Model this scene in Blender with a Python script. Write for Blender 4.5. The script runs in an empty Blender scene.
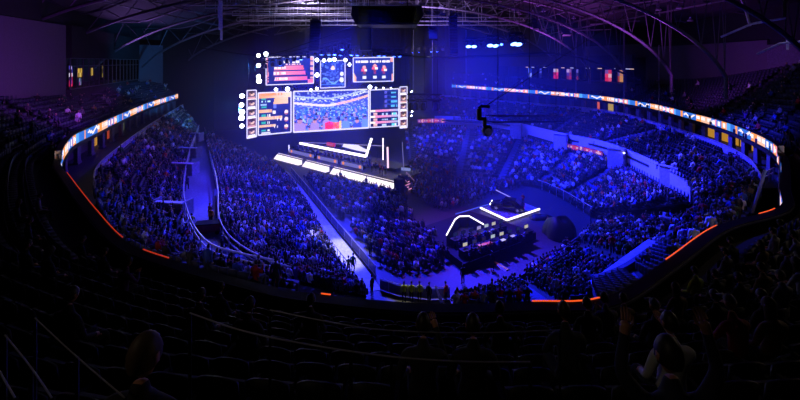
import bpy, bmesh, math, random
import numpy as np
from mathutils import Vector, Matrix
R = random.Random(7)
NR = np.random.RandomState(11)
scene = bpy.context.scene
COL = scene.collection
# ------------------------------------------------------------------ camera
CAMZ, FPX, HOR = 20.0, 400.0, 62.0
cd = bpy.data.cameras.new('camera'); cam = bpy.data.objects.new('camera', cd); COL.objects.link(cam)
cam.location = (0, 0, CAMZ); cam.rotation_euler = (math.pi/2, 0, 0)
cd.sensor_width = 36; cd.lens = 18; cd.shift_y = -(200-HOR)/800
cd.clip_start = 0.05; cd.clip_end = 600
scene.camera = cam
def P(px, py, z):                       # a point of the place at height z, measured on the photograph
    d = (CAMZ-z)*FPX/(py-HOR)
    return Vector(((px-400)/FPX*d, d, z))
def Q(px, py, d):
    return Vector(((px-400)/FPX*d, d, CAMZ-(py-HOR)/FPX*d))
# ------------------------------------------------------------------ colour / materials
def lin(c): return c/12.92 if c <= .04045 else ((c+.055)/1.055)**2.4
def H(h):
    h = h.lstrip('#'); return tuple(lin(int(h[i:i+2], 16)/255) for i in (0, 2, 4))
MATS = {}
def mat(name, col, rough=.6, metal=0., noise=.25, scale=4., spec=.5):
    if name in MATS: return MATS[name]
    m = bpy.data.materials.new(name); m.use_nodes = True
    nt = m.node_tree; b = nt.nodes['Principled BSDF']
    c = H(col) if isinstance(col, str) else col
    tc = nt.nodes.new('ShaderNodeTexCoord'); n = nt.nodes.new('ShaderNodeTexNoise'); n.inputs['Scale'].default_value = scale
    n.inputs['Detail'].default_value = 3
    rp = nt.nodes.new('ShaderNodeValToRGB')
    rp.color_ramp.elements[0].position = .3; rp.color_ramp.elements[1].position = .7
    rp.color_ramp.elements[0].color = (*[x*(1-noise) for x in c], 1); rp.color_ramp.elements[1].color = (*[min(1, x*(1+noise)) for x in c], 1)
    nt.links.new(tc.outputs['Object'], n.inputs['Vector']); nt.links.new(n.outputs['Fac'], rp.inputs['Fac'])
    nt.links.new(rp.outputs['Color'], b.inputs['Base Color'])
    b.inputs['Roughness'].default_value = rough; b.inputs['Metallic'].default_value = metal
    b.inputs['Specular IOR Level'].default_value = spec
    MATS[name] = m; return m
def emit(name, col, strength=1., sample=False):
    if name in MATS: return MATS[name]
    m = bpy.data.materials.new(name); m.use_nodes = True; nt = m.node_tree
    b = nt.nodes['Principled BSDF']; c = H(col) if isinstance(col, str) else col
    b.inputs['Base Color'].default_value = (.02, .02, .02, 1)
    b.inputs['Emission Color'].default_value = (*c, 1); b.inputs['Emission Strength'].default_value = strength
    if not sample: m.cycles.emission_sampling = 'NONE'
    MATS[name] = m; return m
def attr_emit(name, strength, sample=False):
    if name in MATS: return MATS[name]
    m = bpy.data.materials.new(name); m.use_nodes = True; nt = m.node_tree; b = nt.nodes['Principled BSDF']
    a = nt.nodes.new('ShaderNodeAttribute'); a.attribute_name = 'led'
    b.inputs['Base Color'].default_value = (.01, .01, .01, 1); b.inputs['Specular IOR Level'].default_value = .1
    nt.links.new(a.outputs['Color'], b.inputs['Emission Color']); b.inputs['Emission Strength'].default_value = strength
    if not sample: m.cycles.emission_sampling = 'NONE'
    MATS[name] = m; return m
def attr_mat(name, attr='cloth', rough=.75):
    if name in MATS: return MATS[name]
    m = bpy.data.materials.new(name); m.use_nodes = True; nt = m.node_tree; b = nt.nodes['Principled BSDF']
    a = nt.nodes.new('ShaderNodeAttribute'); a.attribute_name = attr
    nt.links.new(a.outputs['Color'], b.inputs['Base Color']); b.inputs['Roughness'].default_value = rough
    MATS[name] = m; return m
def objcol_mat(name, rough=.8):
    if name in MATS: return MATS[name]
    m = bpy.data.materials.new(name); m.use_nodes = True; nt = m.node_tree; b = nt.nodes['Principled BSDF']
    oi = nt.nodes.new('ShaderNodeObjectInfo')
    n = nt.nodes.new('ShaderNodeTexNoise'); n.inputs['Scale'].default_value = 6
    mx = nt.nodes.new('ShaderNodeMix'); mx.data_type = 'RGBA'; mx.blend_type = 'MULTIPLY'
    mx.inputs['Factor'].default_value = .35
    nt.links.new(oi.outputs['Color'], mx.inputs[6]); nt.links.new(n.outputs['Color'], mx.inputs[7])
    nt.links.new(mx.outputs[2], b.inputs['Base Color']); b.inputs['Roughness'].default_value = rough
    MATS[name] = m; return m
concrete = mat('concrete', '#55555c', .8)
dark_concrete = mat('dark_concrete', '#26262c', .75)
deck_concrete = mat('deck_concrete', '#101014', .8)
wall_pale = mat('painted_pale_wall', '#b9b6d2', .8, noise=.08)
wall_purple = mat('plaster_grey_wall', '#5a535f', .9, noise=.08)
black_metal = mat('black_metal', '#121216', .45, .6)
grey_metal = mat('grey_metal', '#80808c', .35, .8)
pale_metal = mat('pale_metal', '#b8b8c6', .35, .6)
steel_beam = mat('painted_steel', '#5c5862', .55, .3)
roof_dark = mat('roof_deck', '#2b2830', .8)
drape = mat('black_drape', '#0b0c12', .9)
floor_mat = mat('arena_floor', '#2c2a38', .6)
carpet = mat('black_carpet', '#0c0c10', .95)
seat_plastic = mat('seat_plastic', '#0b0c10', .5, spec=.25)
seat_cloth = mat('seat_cloth', '#090a0e', .8)
skin_mat = mat('skin', '#b98467', .55, noise=.08)
hair_mat = mat('hair', '#1d140f', .5)
fair_hair = mat('fair_hair', '#4e3a26', .6)
trouser_mat = mat('dark_trousers', '#151720', .85)
shoe_mat = mat('shoes', '#202024', .6)
cloth_obj = objcol_mat('cloth_by_object')
glass_dark = mat('dark_glass', '#0a0b10', .08, .2)
white_led = emit('white_led_bar', '#fff2ff', 2.2, True)
white_panel = emit('white_led_apron', '#fff0f4', 1.35, True)
screen_frame = emit('lit_screen_frame', '#e4deff', 1.3)
blue_lens = emit('blue_lens', '#3a5cff', 12)
blue_lens_big = emit('bright_blue_lens', '#6a98ff', 9)
white_lens = emit('white_lens', '#e4f0ff', 30)
orange_led = emit('orange_led', '#ff5a1e', 1.0)
red_led = emit('red_led', '#e03a1a', .55)
warm_lit = emit('warm_lit_doorway', '#e8a53a', .55)
led_mat = attr_emit('led_wall', 1.3, True)
ribbon_mat = attr_emit('led_ribbon', 1.15)
dim_led = attr_emit('led_dim', .8)
crowd_mat = attr_mat('crowd_cloth')
# ------------------------------------------------------------------ objects
class MB:
    def __init__(s): s.v = []; s.f = []; s.m = []; s.c = []
    def quad(s, a, b, c, d, mi=0, col=None):
        i = len(s.v); s.v += [tuple(a), tuple(b), tuple(c), tuple(d)]; s.f.append((i, i+1, i+2, i+3)); s.m.append(mi); s.c.append(col)
    def box(s, c, size, rz=0., mi=0, M=None):
        if M is None: M = Matrix.Translation(c) @ Matrix.Rotation(rz, 4, 'Z')
        hx, hy, hz = (k/2 for k in size); i = len(s.v)
        for x, y, z in ((-hx,-hy,-hz),(hx,-hy,-hz),(hx,hy,-hz),(-hx,hy,-hz),(-hx,-hy,hz),(hx,-hy,hz),(hx,hy,hz),(-hx,hy,hz)):
            s.v.append(tuple(M @ Vector((x, y, z))))
        for q in ((3,2,1,0),(4,5,6,7),(0,1,5,4),(1,2,6,5),(2,3,7,6),(3,0,4,7)):
            s.f.append(tuple(i+k for k in q)); s.m.append(mi); s.c.append(None)
    def tube(s, pts, r, n=6, mi=0, closed=False, cap=True):
        pts = [Vector(p) for p in pts]; L = len(pts); base = len(s.v)
        rr = r if isinstance(r, (list, tuple)) else [r]*L
        for k, p in enumerate(pts):
            if closed: t = pts[(k+1) % L]-pts[k-1]
            else: t = pts[min(k+1, L-1)]-pts[max(k-1, 0)]
            if t.length < 1e-9: t = Vector((0, 0, 1))
            t.normalize(); up = Vector((0, 0, 1)) if abs(t.z) < .95 else Vector((1, 0, 0))
            a = t.cross(up).normalized(); b = t.cross(a)
            for j in range(n):
                q = 2*math.pi*j/n; s.v.append(tuple(p+(a*math.cos(q)+b*math.sin(q))*rr[k]))
        for k in range(L if closed else L-1):
            k2 = (k+1) % L
            for j in range(n):
                s.f.append((base+k*n+j, base+k*n+(j+1) % n, base+k2*n+(j+1) % n, base+k2*n+j)); s.m.append(mi); s.c.append(None)
        if cap and not closed:
            s.f.append(tuple(base+j for j in range(n))); s.m.append(mi); s.c.append(None)
            s.f.append(tuple(base+(L-1)*n+j for j in reversed(range(n)))); s.m.append(mi); s.c.append(None)
    def lathe(s, prof, n=12, M=Matrix(), mi=0):
        base = len(s.v)
        for r, z in prof:
            for j in range(n):
                q = 2*math.pi*j/n; s.v.append(tuple(M @ Vector((r*math.cos(q), r*math.sin(q), z))))
        for k in range(len(prof)-1):
            for j in range(n):
                s.f.append((base+k*n+j, base+k*n+(j+1) % n, base+(k+1)*n+(j+1) % n, base+(k+1)*n+j)); s.m.append(mi); s.c.append(None)
        s.f.append(tuple(base+j for j in reversed(range(n)))); s.m.append(mi); s.c.append(None)
        s.f.append(tuple(base+(len(prof)-1)*n+j for j in range(n))); s.m.append(mi); s.c.append(None)
    def prism(s, poly, z0, z1, mi=0):                 # poly: list of (x,y)
        i = len(s.v); n = len(poly)
        s.v += [(p[0], p[1], z0) for p in poly] + [(p[0], p[1], z1) for p in poly]
        s.f.append(tuple(i+k for k in reversed(range(n)))); s.m.append(mi); s.c.append(None)
        s.f.append(tuple(i+n+k for k in range(n))); s.m.append(mi); s.c.append(None)
        for k in range(n):
            s.f.append((i+k, i+(k+1) % n, i+n+(k+1) % n, i+n+k)); s.m.append(mi); s.c.append(None)
    def strip(s, A, B, mi=0):
        for k in range(len(A)-1): s.quad(A[k], A[k+1], B[k+1], B[k], mi)
    def slab(s, A, B, th, mi=0):                      # a thick ribbon between two lines
        n = len(A); i = len(s.v); D = Vector((0, 0, th))
        for L in (A, B): s.v += [tuple(Vector(p)) for p in L]
        for L in (A, B): s.v += [tuple(Vector(p)-D) for p in L]
        for k in range(n-1):
            for q in ((k, k+1, n+k+1, n+k), (2*n+k, 3*n+k, 3*n+k+1, 2*n+k+1), (k, 2*n+k, 2*n+k+1, k+1), (n+k, n+k+1, 3*n+k+1, 3*n+k)):
                s.f.append(tuple(i+z for z in q)); s.m.append(mi); s.c.append(None)
        for k in (0, n-1):
            s.f.append((i+k, i+n+k, i+3*n+k, i+2*n+k)); s.m.append(mi); s.c.append(None)
    def build(s, name, mats, parent=None, smooth=False, origin=None, attr=None):
        me = bpy.data.meshes.new(name)
        o0 = Vector(origin) if origin is not None else None
        vs = s.v if o0 is None else [tuple(Vector(v)-o0) for v in s.v]
        me.from_pydata(vs, [], s.f)
        for m in (mats if isinstance(mats, (list, tuple)) else [mats]): me.materials.append(m)
        me.polygons.foreach_set('material_index', s.m)
        if attr:
            ca = me.color_attributes.new(attr, 'FLOAT_COLOR', 'CORNER')
            buf = []
            for f, c in zip(s.f, s.c):
                cc = (*(c or (0, 0, 0)), 1.0)
                buf.extend(cc*len(f))
            ca.data.foreach_set('color', buf)
        if smooth: me.polygons.foreach_set('use_smooth', [True]*len(s.f))
        me.update()
        o = bpy.data.objects.new(name, me); COL.objects.link(o)
        if o0 is not None: o.location = o0
        if parent is not None: o.parent = parent
        return o
def tag(o, label=None, cat=None, group=None, kind=None):
    if label: o['label'] = label
    if cat: o['category'] = cat
    if group: o['group'] = group
    if kind: o['kind'] = kind
    return o
def thing(name, label, cat, loc=(0, 0, 0), rz=0., group=None):
    o = bpy.data.objects.new(name, None); o.empty_display_size = .3; COL.objects.link(o)
    o.location = loc; o.rotation_euler = (0, 0, rz)
    return tag(o, label, cat, group)
def struct(mb, name, mats, label=None, **k):
    return tag(mb.build(name, mats, **k), label, None, None, 'structure')
def kids(o): return KIDS.get(o.name, [])
KIDS = {}
def copy_tree(o, parent=None):
    c = o.copy(); COL.objects.link(c)
    if parent is not None: c.parent = parent
    for ch in [x for x in o.children]: copy_tree(ch, c)
    return c
# ------------------------------------------------------------------ lines
def cat(pts, m):
    """Catmull-Rom through pts, m samples, parameter by index"""
    pts = [Vector(p) for p in pts]; n = len(pts); out = []
    for k in range(m):
        u = k/(m-1)*(n-1); i = min(int(u), n-2); t = u-i
        p1, p2 = pts[i], pts[i+1]
        p0 = pts[i-1] if i > 0 else p1*2-p2
        p3 = pts[i+2] if i+2 < n else p2*2-p1
        out.append(.5*((2*p1)+(p2-p0)*t+(2*p0-5*p1+4*p2-p3)*t*t+(3*p1-p0-3*p2+p3)*t*t*t))
    return out
def along(line, spacing, start=None, jitter=0.):
    """equal-arc positions with tangents"""
    cum = [0.]
    for a, b in zip(line, line[1:]): cum.append(cum[-1]+(b-a).length)
    out = []; d = spacing/2 if start is None else start; k = 0
    while d < cum[-1]:
        while cum[k+1] < d: k += 1
        seg = max(cum[k+1]-cum[k], 1e-6)
        out.append((line[k].lerp(line[k+1], (d-cum[k])/seg), (line[k+1]-line[k]).normalized(), (k+(d-cum[k])/seg)/(len(line)-1), d))
        d += spacing*(1+R.uniform(-jitter, jitter))
    return out
class Stand:
    def __init__(s, A, B, n, M=60):
        s.A, s.B, s.n = cat(A, M), cat(B, M), n; s.M = M
    def line(s, t, z=None):
        r = [a.lerp(b, t) for a, b in zip(s.A, s.B)]
        return r
    def row(s, r, f=.5):                    # row r, at fraction f of its tread; z is the tread's height
        n = s.n; out = []
        for a, b in zip(s.A, s.B):
            p = a.lerp(b, (r+f)/n); p.z = a.z+(b.z-a.z)*r/n; out.append(p)
        return out
    def terrace(s, th=.35):
        mb = MB()
        for r in range(s.n):
            f, g = s.row(r, 0.), s.row(r, 1.)
            mb.strip(f, g)
            if r < s.n-1:
                h = [Vector((p.x, p.y, q.z)) for p, q in zip(g, s.row(r+1, 0.))]
                mb.strip(g, h)
            dn = [Vector((p.x, p.y, p.z-th)) for p in f]
            if r == 0: mb.strip(dn, f)
        # soffit and back
        g = s.row(s.n-1, 1.); a0 = [Vector((p.x, p.y, p.z-th)) for p in s.row(0, 0.)]; b0 = [Vector((p.x, p.y, p.z-th)) for p in g]
        mb.strip(b0, a0); mb.strip(g, b0)
        for k in (0, s.M-1):
            for r in range(s.n):
                f, g2 = s.row(r, 0.)[k], s.row(r, 1.)[k]
                lo0 = s.A[k].lerp(s.B[k], r/s.n)-Vector((0, 0, th)); lo1 = s.A[k].lerp(s.B[k], (r+1)/s.n)-Vector((0, 0, th))
                mb.quad(f, g2, lo1, lo0)
        return mb
    def facing(s, u):
        k = min(int(u*(s.M-1)), s.M-1); d = s.A[k]-s.B[k]; return math.atan2(d.y, d.x)-math.pi/2   # local +Y looks at the front
def rail(name, line, h, label, cat_, mats, post_every=2., r=.03, rails=(1.,), group=None, posts=True, panel=None):
    root = thing(name, label, cat_, line[0], 0, group)
    o = Vector(line[0])
    for f in rails:
        mb = MB(); mb.tube([Vector(p)-o+Vector((0, 0, h*f)) for p in line], r, 5); mb.build('rail', mats, root)
    if posts:
        for p, t, u, d in along(line, post_every):
            mb = MB(); q = p-o; mb.tube([q, q+Vector((0, 0, h))], r*.9, 5); mb.build('post', mats, root)
    if panel:
        mb = MB(); mb.strip([Vector(p)-o+Vector((0, 0, .05)) for p in line], [Vector(p)-o+Vector((0, 0, h*.9)) for p in line]); mb.build('infill_panel', panel, root)
    return root
# ================================================================== the bowl
def PL(lst, z): return [P(x, y, z) for x, y in lst]
def flat(v, z): return Vector((v.x, v.y, z))
# lower stand beyond the floor (right of the stage)
RL = Stand(PL([(408,160),(440,178),(480,182),(530,184),(560,195),(592,214)], .5), PL([(404,128),(445,127),(500,131),(560,147),(610,160),(690,200)], 4.5), 18)
RMB = PL([(440,98),(520,106),(600,114),(645,125),(705,145),(745,165),(762,188)], 9.3)
_w = RL.B
RMA = [flat(_w[int(k)], 6.3) for k in (10, 26, 36, 42, 48, 54, 59)]
RM = Stand(RMA, RMB, 9)
LL = Stand(PL([(278,168),(300,195),(325,240),(348,278),(366,297)], .5), PL([(203,134),(216,185),(221,235),(262,272),(330,292)], 4.5), 16)
LM = Stand(PL([(199,133),(190,160),(184,195),(187,228),(205,262),(240,277),(300,290)], 5.5),
           PL([(183,109),(150,131),(120,155),(95,182),(108,225),(150,257),(250,284)], 9.3), 9)
RN = Stand(PL([(468,309),(505,290),(541,267),(579,240),(603,223)], .5), PL([(450,310),(520,305),(600,301),(655,265),(695,222)], 5.5), 12)
_n = RN.B
RNM = Stand([flat(_n[k], 6.5) for k in (28, 36, 44, 52, 59)] + [flat(RM.A[-1], 6.3)],
            PL([(602,310),(640,290),(672,270),(705,246),(742,215),(762,190)], 9.3), 7)
def stand(S, name, label, m=concrete):
    o = struct(S.terrace(), name, m); o['label'] = label; o['category'] = 'seating stand'; return o
stand(RL, 'floor_terrace_east', 'stepped concrete lower stand beyond the car display, full of blue lit crowd', dark_concrete)
stand(RM, 'floor_terrace_east_upper', 'stepped stand above the pale wall band, below the long LED ribbon', dark_concrete)
stand(LL, 'floor_terrace_west', 'stepped lower stand between the pale vomitory walkway and the floor aisle', dark_concrete)
stand(LM, 'floor_terrace_west_upper', 'dim stepped stand between the walkway rail and the concourse below the ribbon', dark_concrete)
stand(RN, 'floor_terrace_near', 'stepped lower stand rising behind the production platform towards the orange lit rail', dark_concrete)
stand(RNM, 'floor_terrace_near_upper', 'stepped stand of empty blue lit seats above the sloping purple wall', dark_concrete)
# pale walls between the lower and the upper rows
def wallband(line, z0, z1, th, name, label, m):
    a = [flat(p, z0) for p in line]; b = [flat(p, z1) for p in line]
    ctr = Vector((0, 55, 0)); off = []
    for p in line:
        d = (Vector((p.x, p.y, 0))-ctr).normalized()*th; off.append(d)
    mb = MB(); a2 = [p+d for p, d in zip(a, off)]; b2 = [p+d for p, d in zip(b, off)]
    mb.strip(a, b); mb.strip(b, b2); mb.strip(b2, a2); mb.strip(a2, a)
    mb.quad(a[0], b[0], b2[0], a2[0]); mb.quad(a[-1], a2[-1], b2[-1], b[-1])
    o = struct(mb, name, m); o['label'] = label; o['category'] = 'wall'; return o
wallband(RL.B[9:], 4.1, 7.1, .3, 'wall_east', 'pale wall band dividing the crowded lower stand from the darker rows above', wall_pale)
wallband(LM.A, 4.0, 6.1, .3, 'wall_west', 'low wall along the outer side of the walkway in the dim stand', mat('low_wall', '#4a465c', .8))
wallband(RN.B[28:], 5.1, 7.2, .3, 'wall_near', 'dark low wall along the top of the near lower stand', mat('low_wall', '#4a465c', .8))
# walkway (vomitory corridor)
mb = MB(); mb.slab([flat(p, 4.5) for p in LL.B], [flat(p, 4.5) for p in LM.A], .4)
o = struct(mb, 'floor_walkway', mat('walkway_floor', '#5c5a6c', .7)); o['label'] = 'pale flat walkway between the two stands where people stroll'; o['category'] = 'walkway'
# arena floor
o = MB(); o.prism([(-75, 24), (75, 24), (75, 140), (-75, 140)], -.4, 0.)
o = struct(o, 'floor', floor_mat); o['label'] = 'flat arena floor under stage and production platform'; o['category'] = 'floor'
# concourse floors + back walls + ribbon lines
FR = PL([(777,152),(768,145),(750,136),(725,126),(690,116),(650,106),(600,98),(560,94),(500,89.5),(452,86)], 12.25)
FLft = PL([(178,96),(150,105),(120,118),(95,130),(75,140),(66,150),(62,158)], 12.25)
FN = PL([(61,165),(70,178),(95,210),(125,241),(170,260),(270,287),(335,297),(400,303),(450,305),(530,303),(605,298),(665,262),(718,226),(778,208)], 12.2)
FNR = [FLft[-1]] + FN + [P(780,188,12.2), P(781,163,12.2), FR[0]]
FNL = [FLft[-1]] + FN
BR = [Vector(p) for p in [(45,33,20.6),(47,37,20.6),(48.5,41.5,20.6),(50,48,20),(51,56,18.5),(52,70,16.5),(50,88,15.5),(45,102,15.5),(32,120,15.5),(18,138,15.5)]]
BL = [Vector(p) for p in [(-60,99,15),(-56,79,15),(-50,60,15.2),(-46,49,15.5),(-43,40,16),(-41,33,16.5),(-38,26,17)]]
DL = Stand([flat(p, 11.7) for p in FLft], BL, 10)
DR = Stand([flat(p, 11.7) for p in FR], BR, 16)
_f = cat(FNR, 90); _f = [_f[int(i)] for i in np.linspace(0, 89, 17)]
BN = [Vector(p) for p in [(-38,26,17),(-36,22,17.4),(-33,16,18),(-28,9,18.8),(-22,3.5,19.6),(-16,0,20.2),(-10,-3,20.6),(-5,-4.3,20.8),(0,-4.6,20.9),(4,-4.5,20.9),(9,-3.8,20.9),(15,-1.5,20.9),(23,4,20.9),(31,10,20.9),(38,17,20.9),(43,25,20.8),(45,33,20.6)]]
DN = Stand([flat(p, 11.45) for p in _f], BN, 20, 90)
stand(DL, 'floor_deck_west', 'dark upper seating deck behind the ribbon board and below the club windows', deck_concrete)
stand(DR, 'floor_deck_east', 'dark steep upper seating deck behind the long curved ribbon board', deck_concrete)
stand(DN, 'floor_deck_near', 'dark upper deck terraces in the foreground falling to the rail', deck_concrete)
def concourse(S, D, name, label):
    mid = [flat(p, 9.3) for p in D.line(.62)]
    B = [flat(p, 9.3) for p in S.B]
    return B, mid
def resamp(line, m):
    cum = [0.]
    for a, b in zip(line, line[1:]): cum.append(cum[-1]+(b-a).length)
    out = []; k = 0
    for q in range(m):
        d = cum[-1]*q/(m-1)
        while k < len(line)-2 and cum[k+1] < d: k += 1
        out.append(line[k].lerp(line[k+1], min(1, (d-cum[k])/max(cum[k+1]-cum[k], 1e-6))))
    return out
CW = {}
for key, S, D, rev in (('east', RM, DR, True), ('west', LM, DL, False)):
    mid = [flat(p, 9.3) for p in D.line(.3 if key == 'east' else .2)]
    if rev: mid = mid[::-1]
    Bl = S.B if key == 'east' else S.B[:36]
    mb = MB(); mb.slab([flat(p, 9.28) for p in resamp(Bl, 40)], [flat(p, 9.28) for p in resamp(mid, 40)], .3)
    o = struct(mb, 'floor_concourse_'+key, dark_concrete); o['label'] = 'concourse floor behind the %s stand under the upper deck' % ('far dark' if key == 'east' else 'dim'); o['category'] = 'floor'
    mb = MB(); mb.strip(mid, [flat(p, 12.2) for p in mid]); off = [Vector((p.x+(.3 if p.x > 0 else -.3), p.y, 9.3)) for p in mid]
    mb.strip(off, [flat(p, 12.2) for p in off]); mb.strip([flat(p, 12.2) for p in mid], [flat(p, 12.2) for p in off])
    o = struct(mb, 'wall_concourse_'+key, mat('concourse_wall', '#4c4048', .8)); o['label'] = 'concourse back wall with lit doorways under the %s ribbon' % ('long' if key == 'east' else 'short'); o['category'] = 'wall'
    CW[key] = mid
# pillars carrying the upper deck
def pillars(D, lo, hi, sp, z0, label, t=.06):
    ln = [flat(p, z0) for p in D.line(t)]
    k = 0
    for p, tg, u, d in along(ln, sp):
        if not lo < u < hi: continue
        mb = MB(); rz = math.atan2(tg.y, tg.x); top = 11.5
        mb.box((0, 0, (top-z0)/2), (1.0, .35, top-z0)); mb.box((0, 0, .1), (1.15, .5, .2))
        o = struct(mb, 'pillar', mat('pillar_paint', '#5c5768', .8)); o.location = p; o.rotation_euler.z = rz
        o['label'] = label; o['category'] = 'pillar'; o['group'] = label; k += 1
pillars(DR, 0, 1, 3.4, 9.3, 'pale flat pillar carrying the upper deck below the long ribbon')
pillars(DL, 0, .95, 4.2, 9.3, 'pale flat pillar carrying the upper deck below the dim stand ribbon')
# lit doorways on the concourse walls
def doorway(px, py, key, w, h, m, label, i):
    ln = CW[key]; best = min(range(1, len(ln)-1), key=lambda k: abs(400+400*ln[k].x/ln[k].y-px))
    p = ln[best]; t = (ln[best+1]-ln[best-1]).normalized(); inward = Vector((0, 55, p.z))-p; inward.z = 0
    n = Vector((-t.y, t.x, 0)); n = n if n.dot(inward) > 0 else -n
    root = thing('concourse_doorway', label, 'doorway', p+n*.08, math.atan2(n.y, n.x)+math.pi/2)
    root['kind'] = 'thing'
    mb = MB(); mb.box((0, .03, h/2), (w, .04, h)); mb.build('lit_opening', m, root)
    mb = MB(); mb.box((-w/2-.08, 0, h/2), (.16, .12, h)); mb.box((w/2+.08, 0, h/2), (.16, .12, h)); mb.box((0, 0, h+.08), (w+.32, .12, .16)); mb.build('door_frame', black_metal, root)
red_lit = emit('red_lit_doorway', '#d8502a', .5); pale_lit = emit('pale_lit_doorway', '#8a8f6a', .4)
for px, w, m, lb in ((598, 1.6, emit('orange_lit_sign', '#e0602a', .8), 'orange lit doorway under the far ribbon'), (610, 2.0, emit('yellow_lit', '#c9a84a', .7), 'yellow lit doorway beside an orange one under the far ribbon'),
                     (713, 3.4, warm_lit, 'amber lit doorway on the concourse below the long ribbon, widest of the amber ones'), (727, 3.0, warm_lit, 'amber lit doorway beside the wide pale pillars'),
                     (736, 1.5, warm_lit, 'narrow amber lit doorway in the middle of the curved concourse'), (745, 1.7, pale_lit, 'pale greenish lit doorway on the curved concourse'), (757, 1.6, warm_lit, 'last amber doorway before the ribbon ends')):
    doorway(px, 0, 'east', w, 3.2, m, lb, 0)
for px, w, m, lb in ((92, 3.2, warm_lit, 'amber lit concession doorway under the bend of the ribbon'), (108, 1.4, red_lit, 'small red lit sign doorway under the ribbon'),
                     (122, 2.2, pale_lit, 'pale lit doorway further along the dim concourse')):
    doorway(px, 0, 'west', w, 2.3, m, lb, 0)
# ------------------------------------------------------------------ ribbon boards
def hx(s): return H(s)
OR, WH, BLU, PK, DK, CY = hx('#ff9a4a'), hx('#fff0f4'), hx('#2f6fd8'), hx('#ff8fae'), hx('#1c2c8a'), hx('#58a8ff')
def mix3(a, b, t): return tuple(p+(q-p)*t for p, q in zip(a, b))
def ribbon_col(d, v):
    """picture on the ribbon at d metres along, v 0..1 up; a unit of dots, a headline block, a blue plate with a wordmark, plain blue"""
    L = 15.; x = (d % L)
    if x < 4.2:                                     # three round badges on orange
        q = (x % 1.4)-.7; return WH if q*q+((v-.5)*1.1)**2 < .2 else (PK if abs(q) > .55 else BLU if x > 1.4 else OR)
    if x < 8.0:                                     # headline, broken white strokes on orange
        if .25 < v < .8 and math.sin(x*9.1)+math.sin(x*4.3) > -.3: return WH
        return mix3(OR, WH, .35 if x < 6.6 else .0)
    if x < 12.0:
        y = x-8.0
        w = .5+.26*math.sin(y*2.6)*(1 if y < 2.2 else .45)
        if .25 < y < 3.6 and abs(v-w) < .16: return WH
        return BLU
    if x < 12.6: return OR
    return BLU if x < 14.2 else CY
def ribbon(line, z0, z1, name, label, face_out=False, cell=.33, start=0., top_m=None, rows=6):
    L = sum((b-a).length for a, b in zip(line, line[1:])); n = max(2, int(L/cell))
    pts = resamp(line, n); root = thing(name, label, 'LED board', flat(pts[n//2], z0)); o = root.location.copy()
    mb = MB()
    for k in range(n-1):
        for r in range(rows):
            v0, v1 = r/rows, (r+1)/rows
            a, b = flat(pts[k], z0+(z1-z0)*v0)-o, flat(pts[k+1], z0+(z1-z0)*v0)-o
            c, d = flat(pts[k+1], z0+(z1-z0)*v1)-o, flat(pts[k], z0+(z1-z0)*v1)-o
            mb.quad(a, b, c, d, 0, ribbon_col(start+k*L/(n-1), (v0+v1)/2))
    mb.build('display', ribbon_mat, root, attr='led')
    offs = []
    for k in range(n):
        t = (pts[min(k+1, n-1)]-pts[max(k-1, 0)]); t.z = 0; t.normalize(); nn = Vector((-t.y, t.x, 0))
        if nn.dot(Vector((0, 58, 0))-Vector((pts[k].x, pts[k].y, 0))) > 0: nn = -nn
        offs.append(nn)                             # points away from the hall's centre
    P2 = [p+q*.12 for p, q in zip(pts, offs)]; P3 = [p+q*.45 for p, q in zip(pts, offs)]
    mb = MB()
    for zz, hh in ((z0, -.12), (z1, .12)):
        a = [flat(p, zz)-o for p in pts]; b = [flat(p, zz+hh)-o for p in pts]
        c = [flat(p, zz+hh)-o for p in P3]; mb.strip(a, b); mb.strip(b, c)
    a = [flat(p, z0-.12)-o for p in P3]; b = [flat(p, z1+.12)-o for p in P3]; mb.strip(a, b)
    mb.build('housing', black_metal, root)
    return root, pts, offs
ribbon(cat(FR, 120), 11.85, 12.7, 'ribbon_board', 'long curved LED ribbon board of blue, white and orange adverts along the far deck front')
ribbon(cat(FLft, 80), 11.8, 12.75, 'ribbon_board', 'shorter curved LED ribbon board along the dim deck front below the club windows', start=6.)
_, rp, ro = ribbon(cat(FNR, 160), 11.1, 12.12, 'ribbon_board', 'LED ribbon board seen from behind along the foreground deck front', start=3.)
# ledge and lit edge of the front rail
lm = MB(); inn = [flat(p, 12.2) for p in rp]; out = [flat(p+q*.5, 12.2) for p, q in zip(rp, ro)]
lm.slab(inn, out, .07); o = lm.build('trim_ledge', mat('ledge_laminate', '#6a6780', .45)); tag(o, 'continuous ledge along the top of the foreground deck front', 'ledge', None, 'structure')
def topx_(v): return 62+7.8*400/v.y
def lit_edge(x0, x1, label, m=orange_led, left=None):
    seg = [k for k, p in enumerate(rp) if x0 <= 400+400*p.x/p.y <= x1 and topx_(p) > 168 and (p.x < 0 or topx_(p) > 204) and (left is None or (p.x < 0) == left)]
    mb = MB(); o0 = rp[seg[len(seg)//2]]
    mb.tube([flat(rp[k]-ro[k]*.04, 12.24)-flat(o0, 0) for k in seg], .024, 5)
    o = mb.build('edge_light_strip', m); o.location = flat(o0, 0); tag(o, label, 'light strip')
lit_edge(66, 124, 'red lit edge strip curving down from the short ribbon board', red_led, True)
lit_edge(142, 172, 'short red lit edge strip above the dim stand', red_led)
lit_edge(318, 336, 'tiny orange lit edge strip beside the centre of the front rail', orange_led)
lit_edge(528, 604, 'long straight orange lit edge strip in front of the near crowd', orange_led)
lit_edge(664, 719, 'orange lit edge strip rising beyond the purple sloping wall', orange_led)
lit_edge(757, 777, 'short orange lit edge strip where the front rail meets the tall posts', orange_led)
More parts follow.
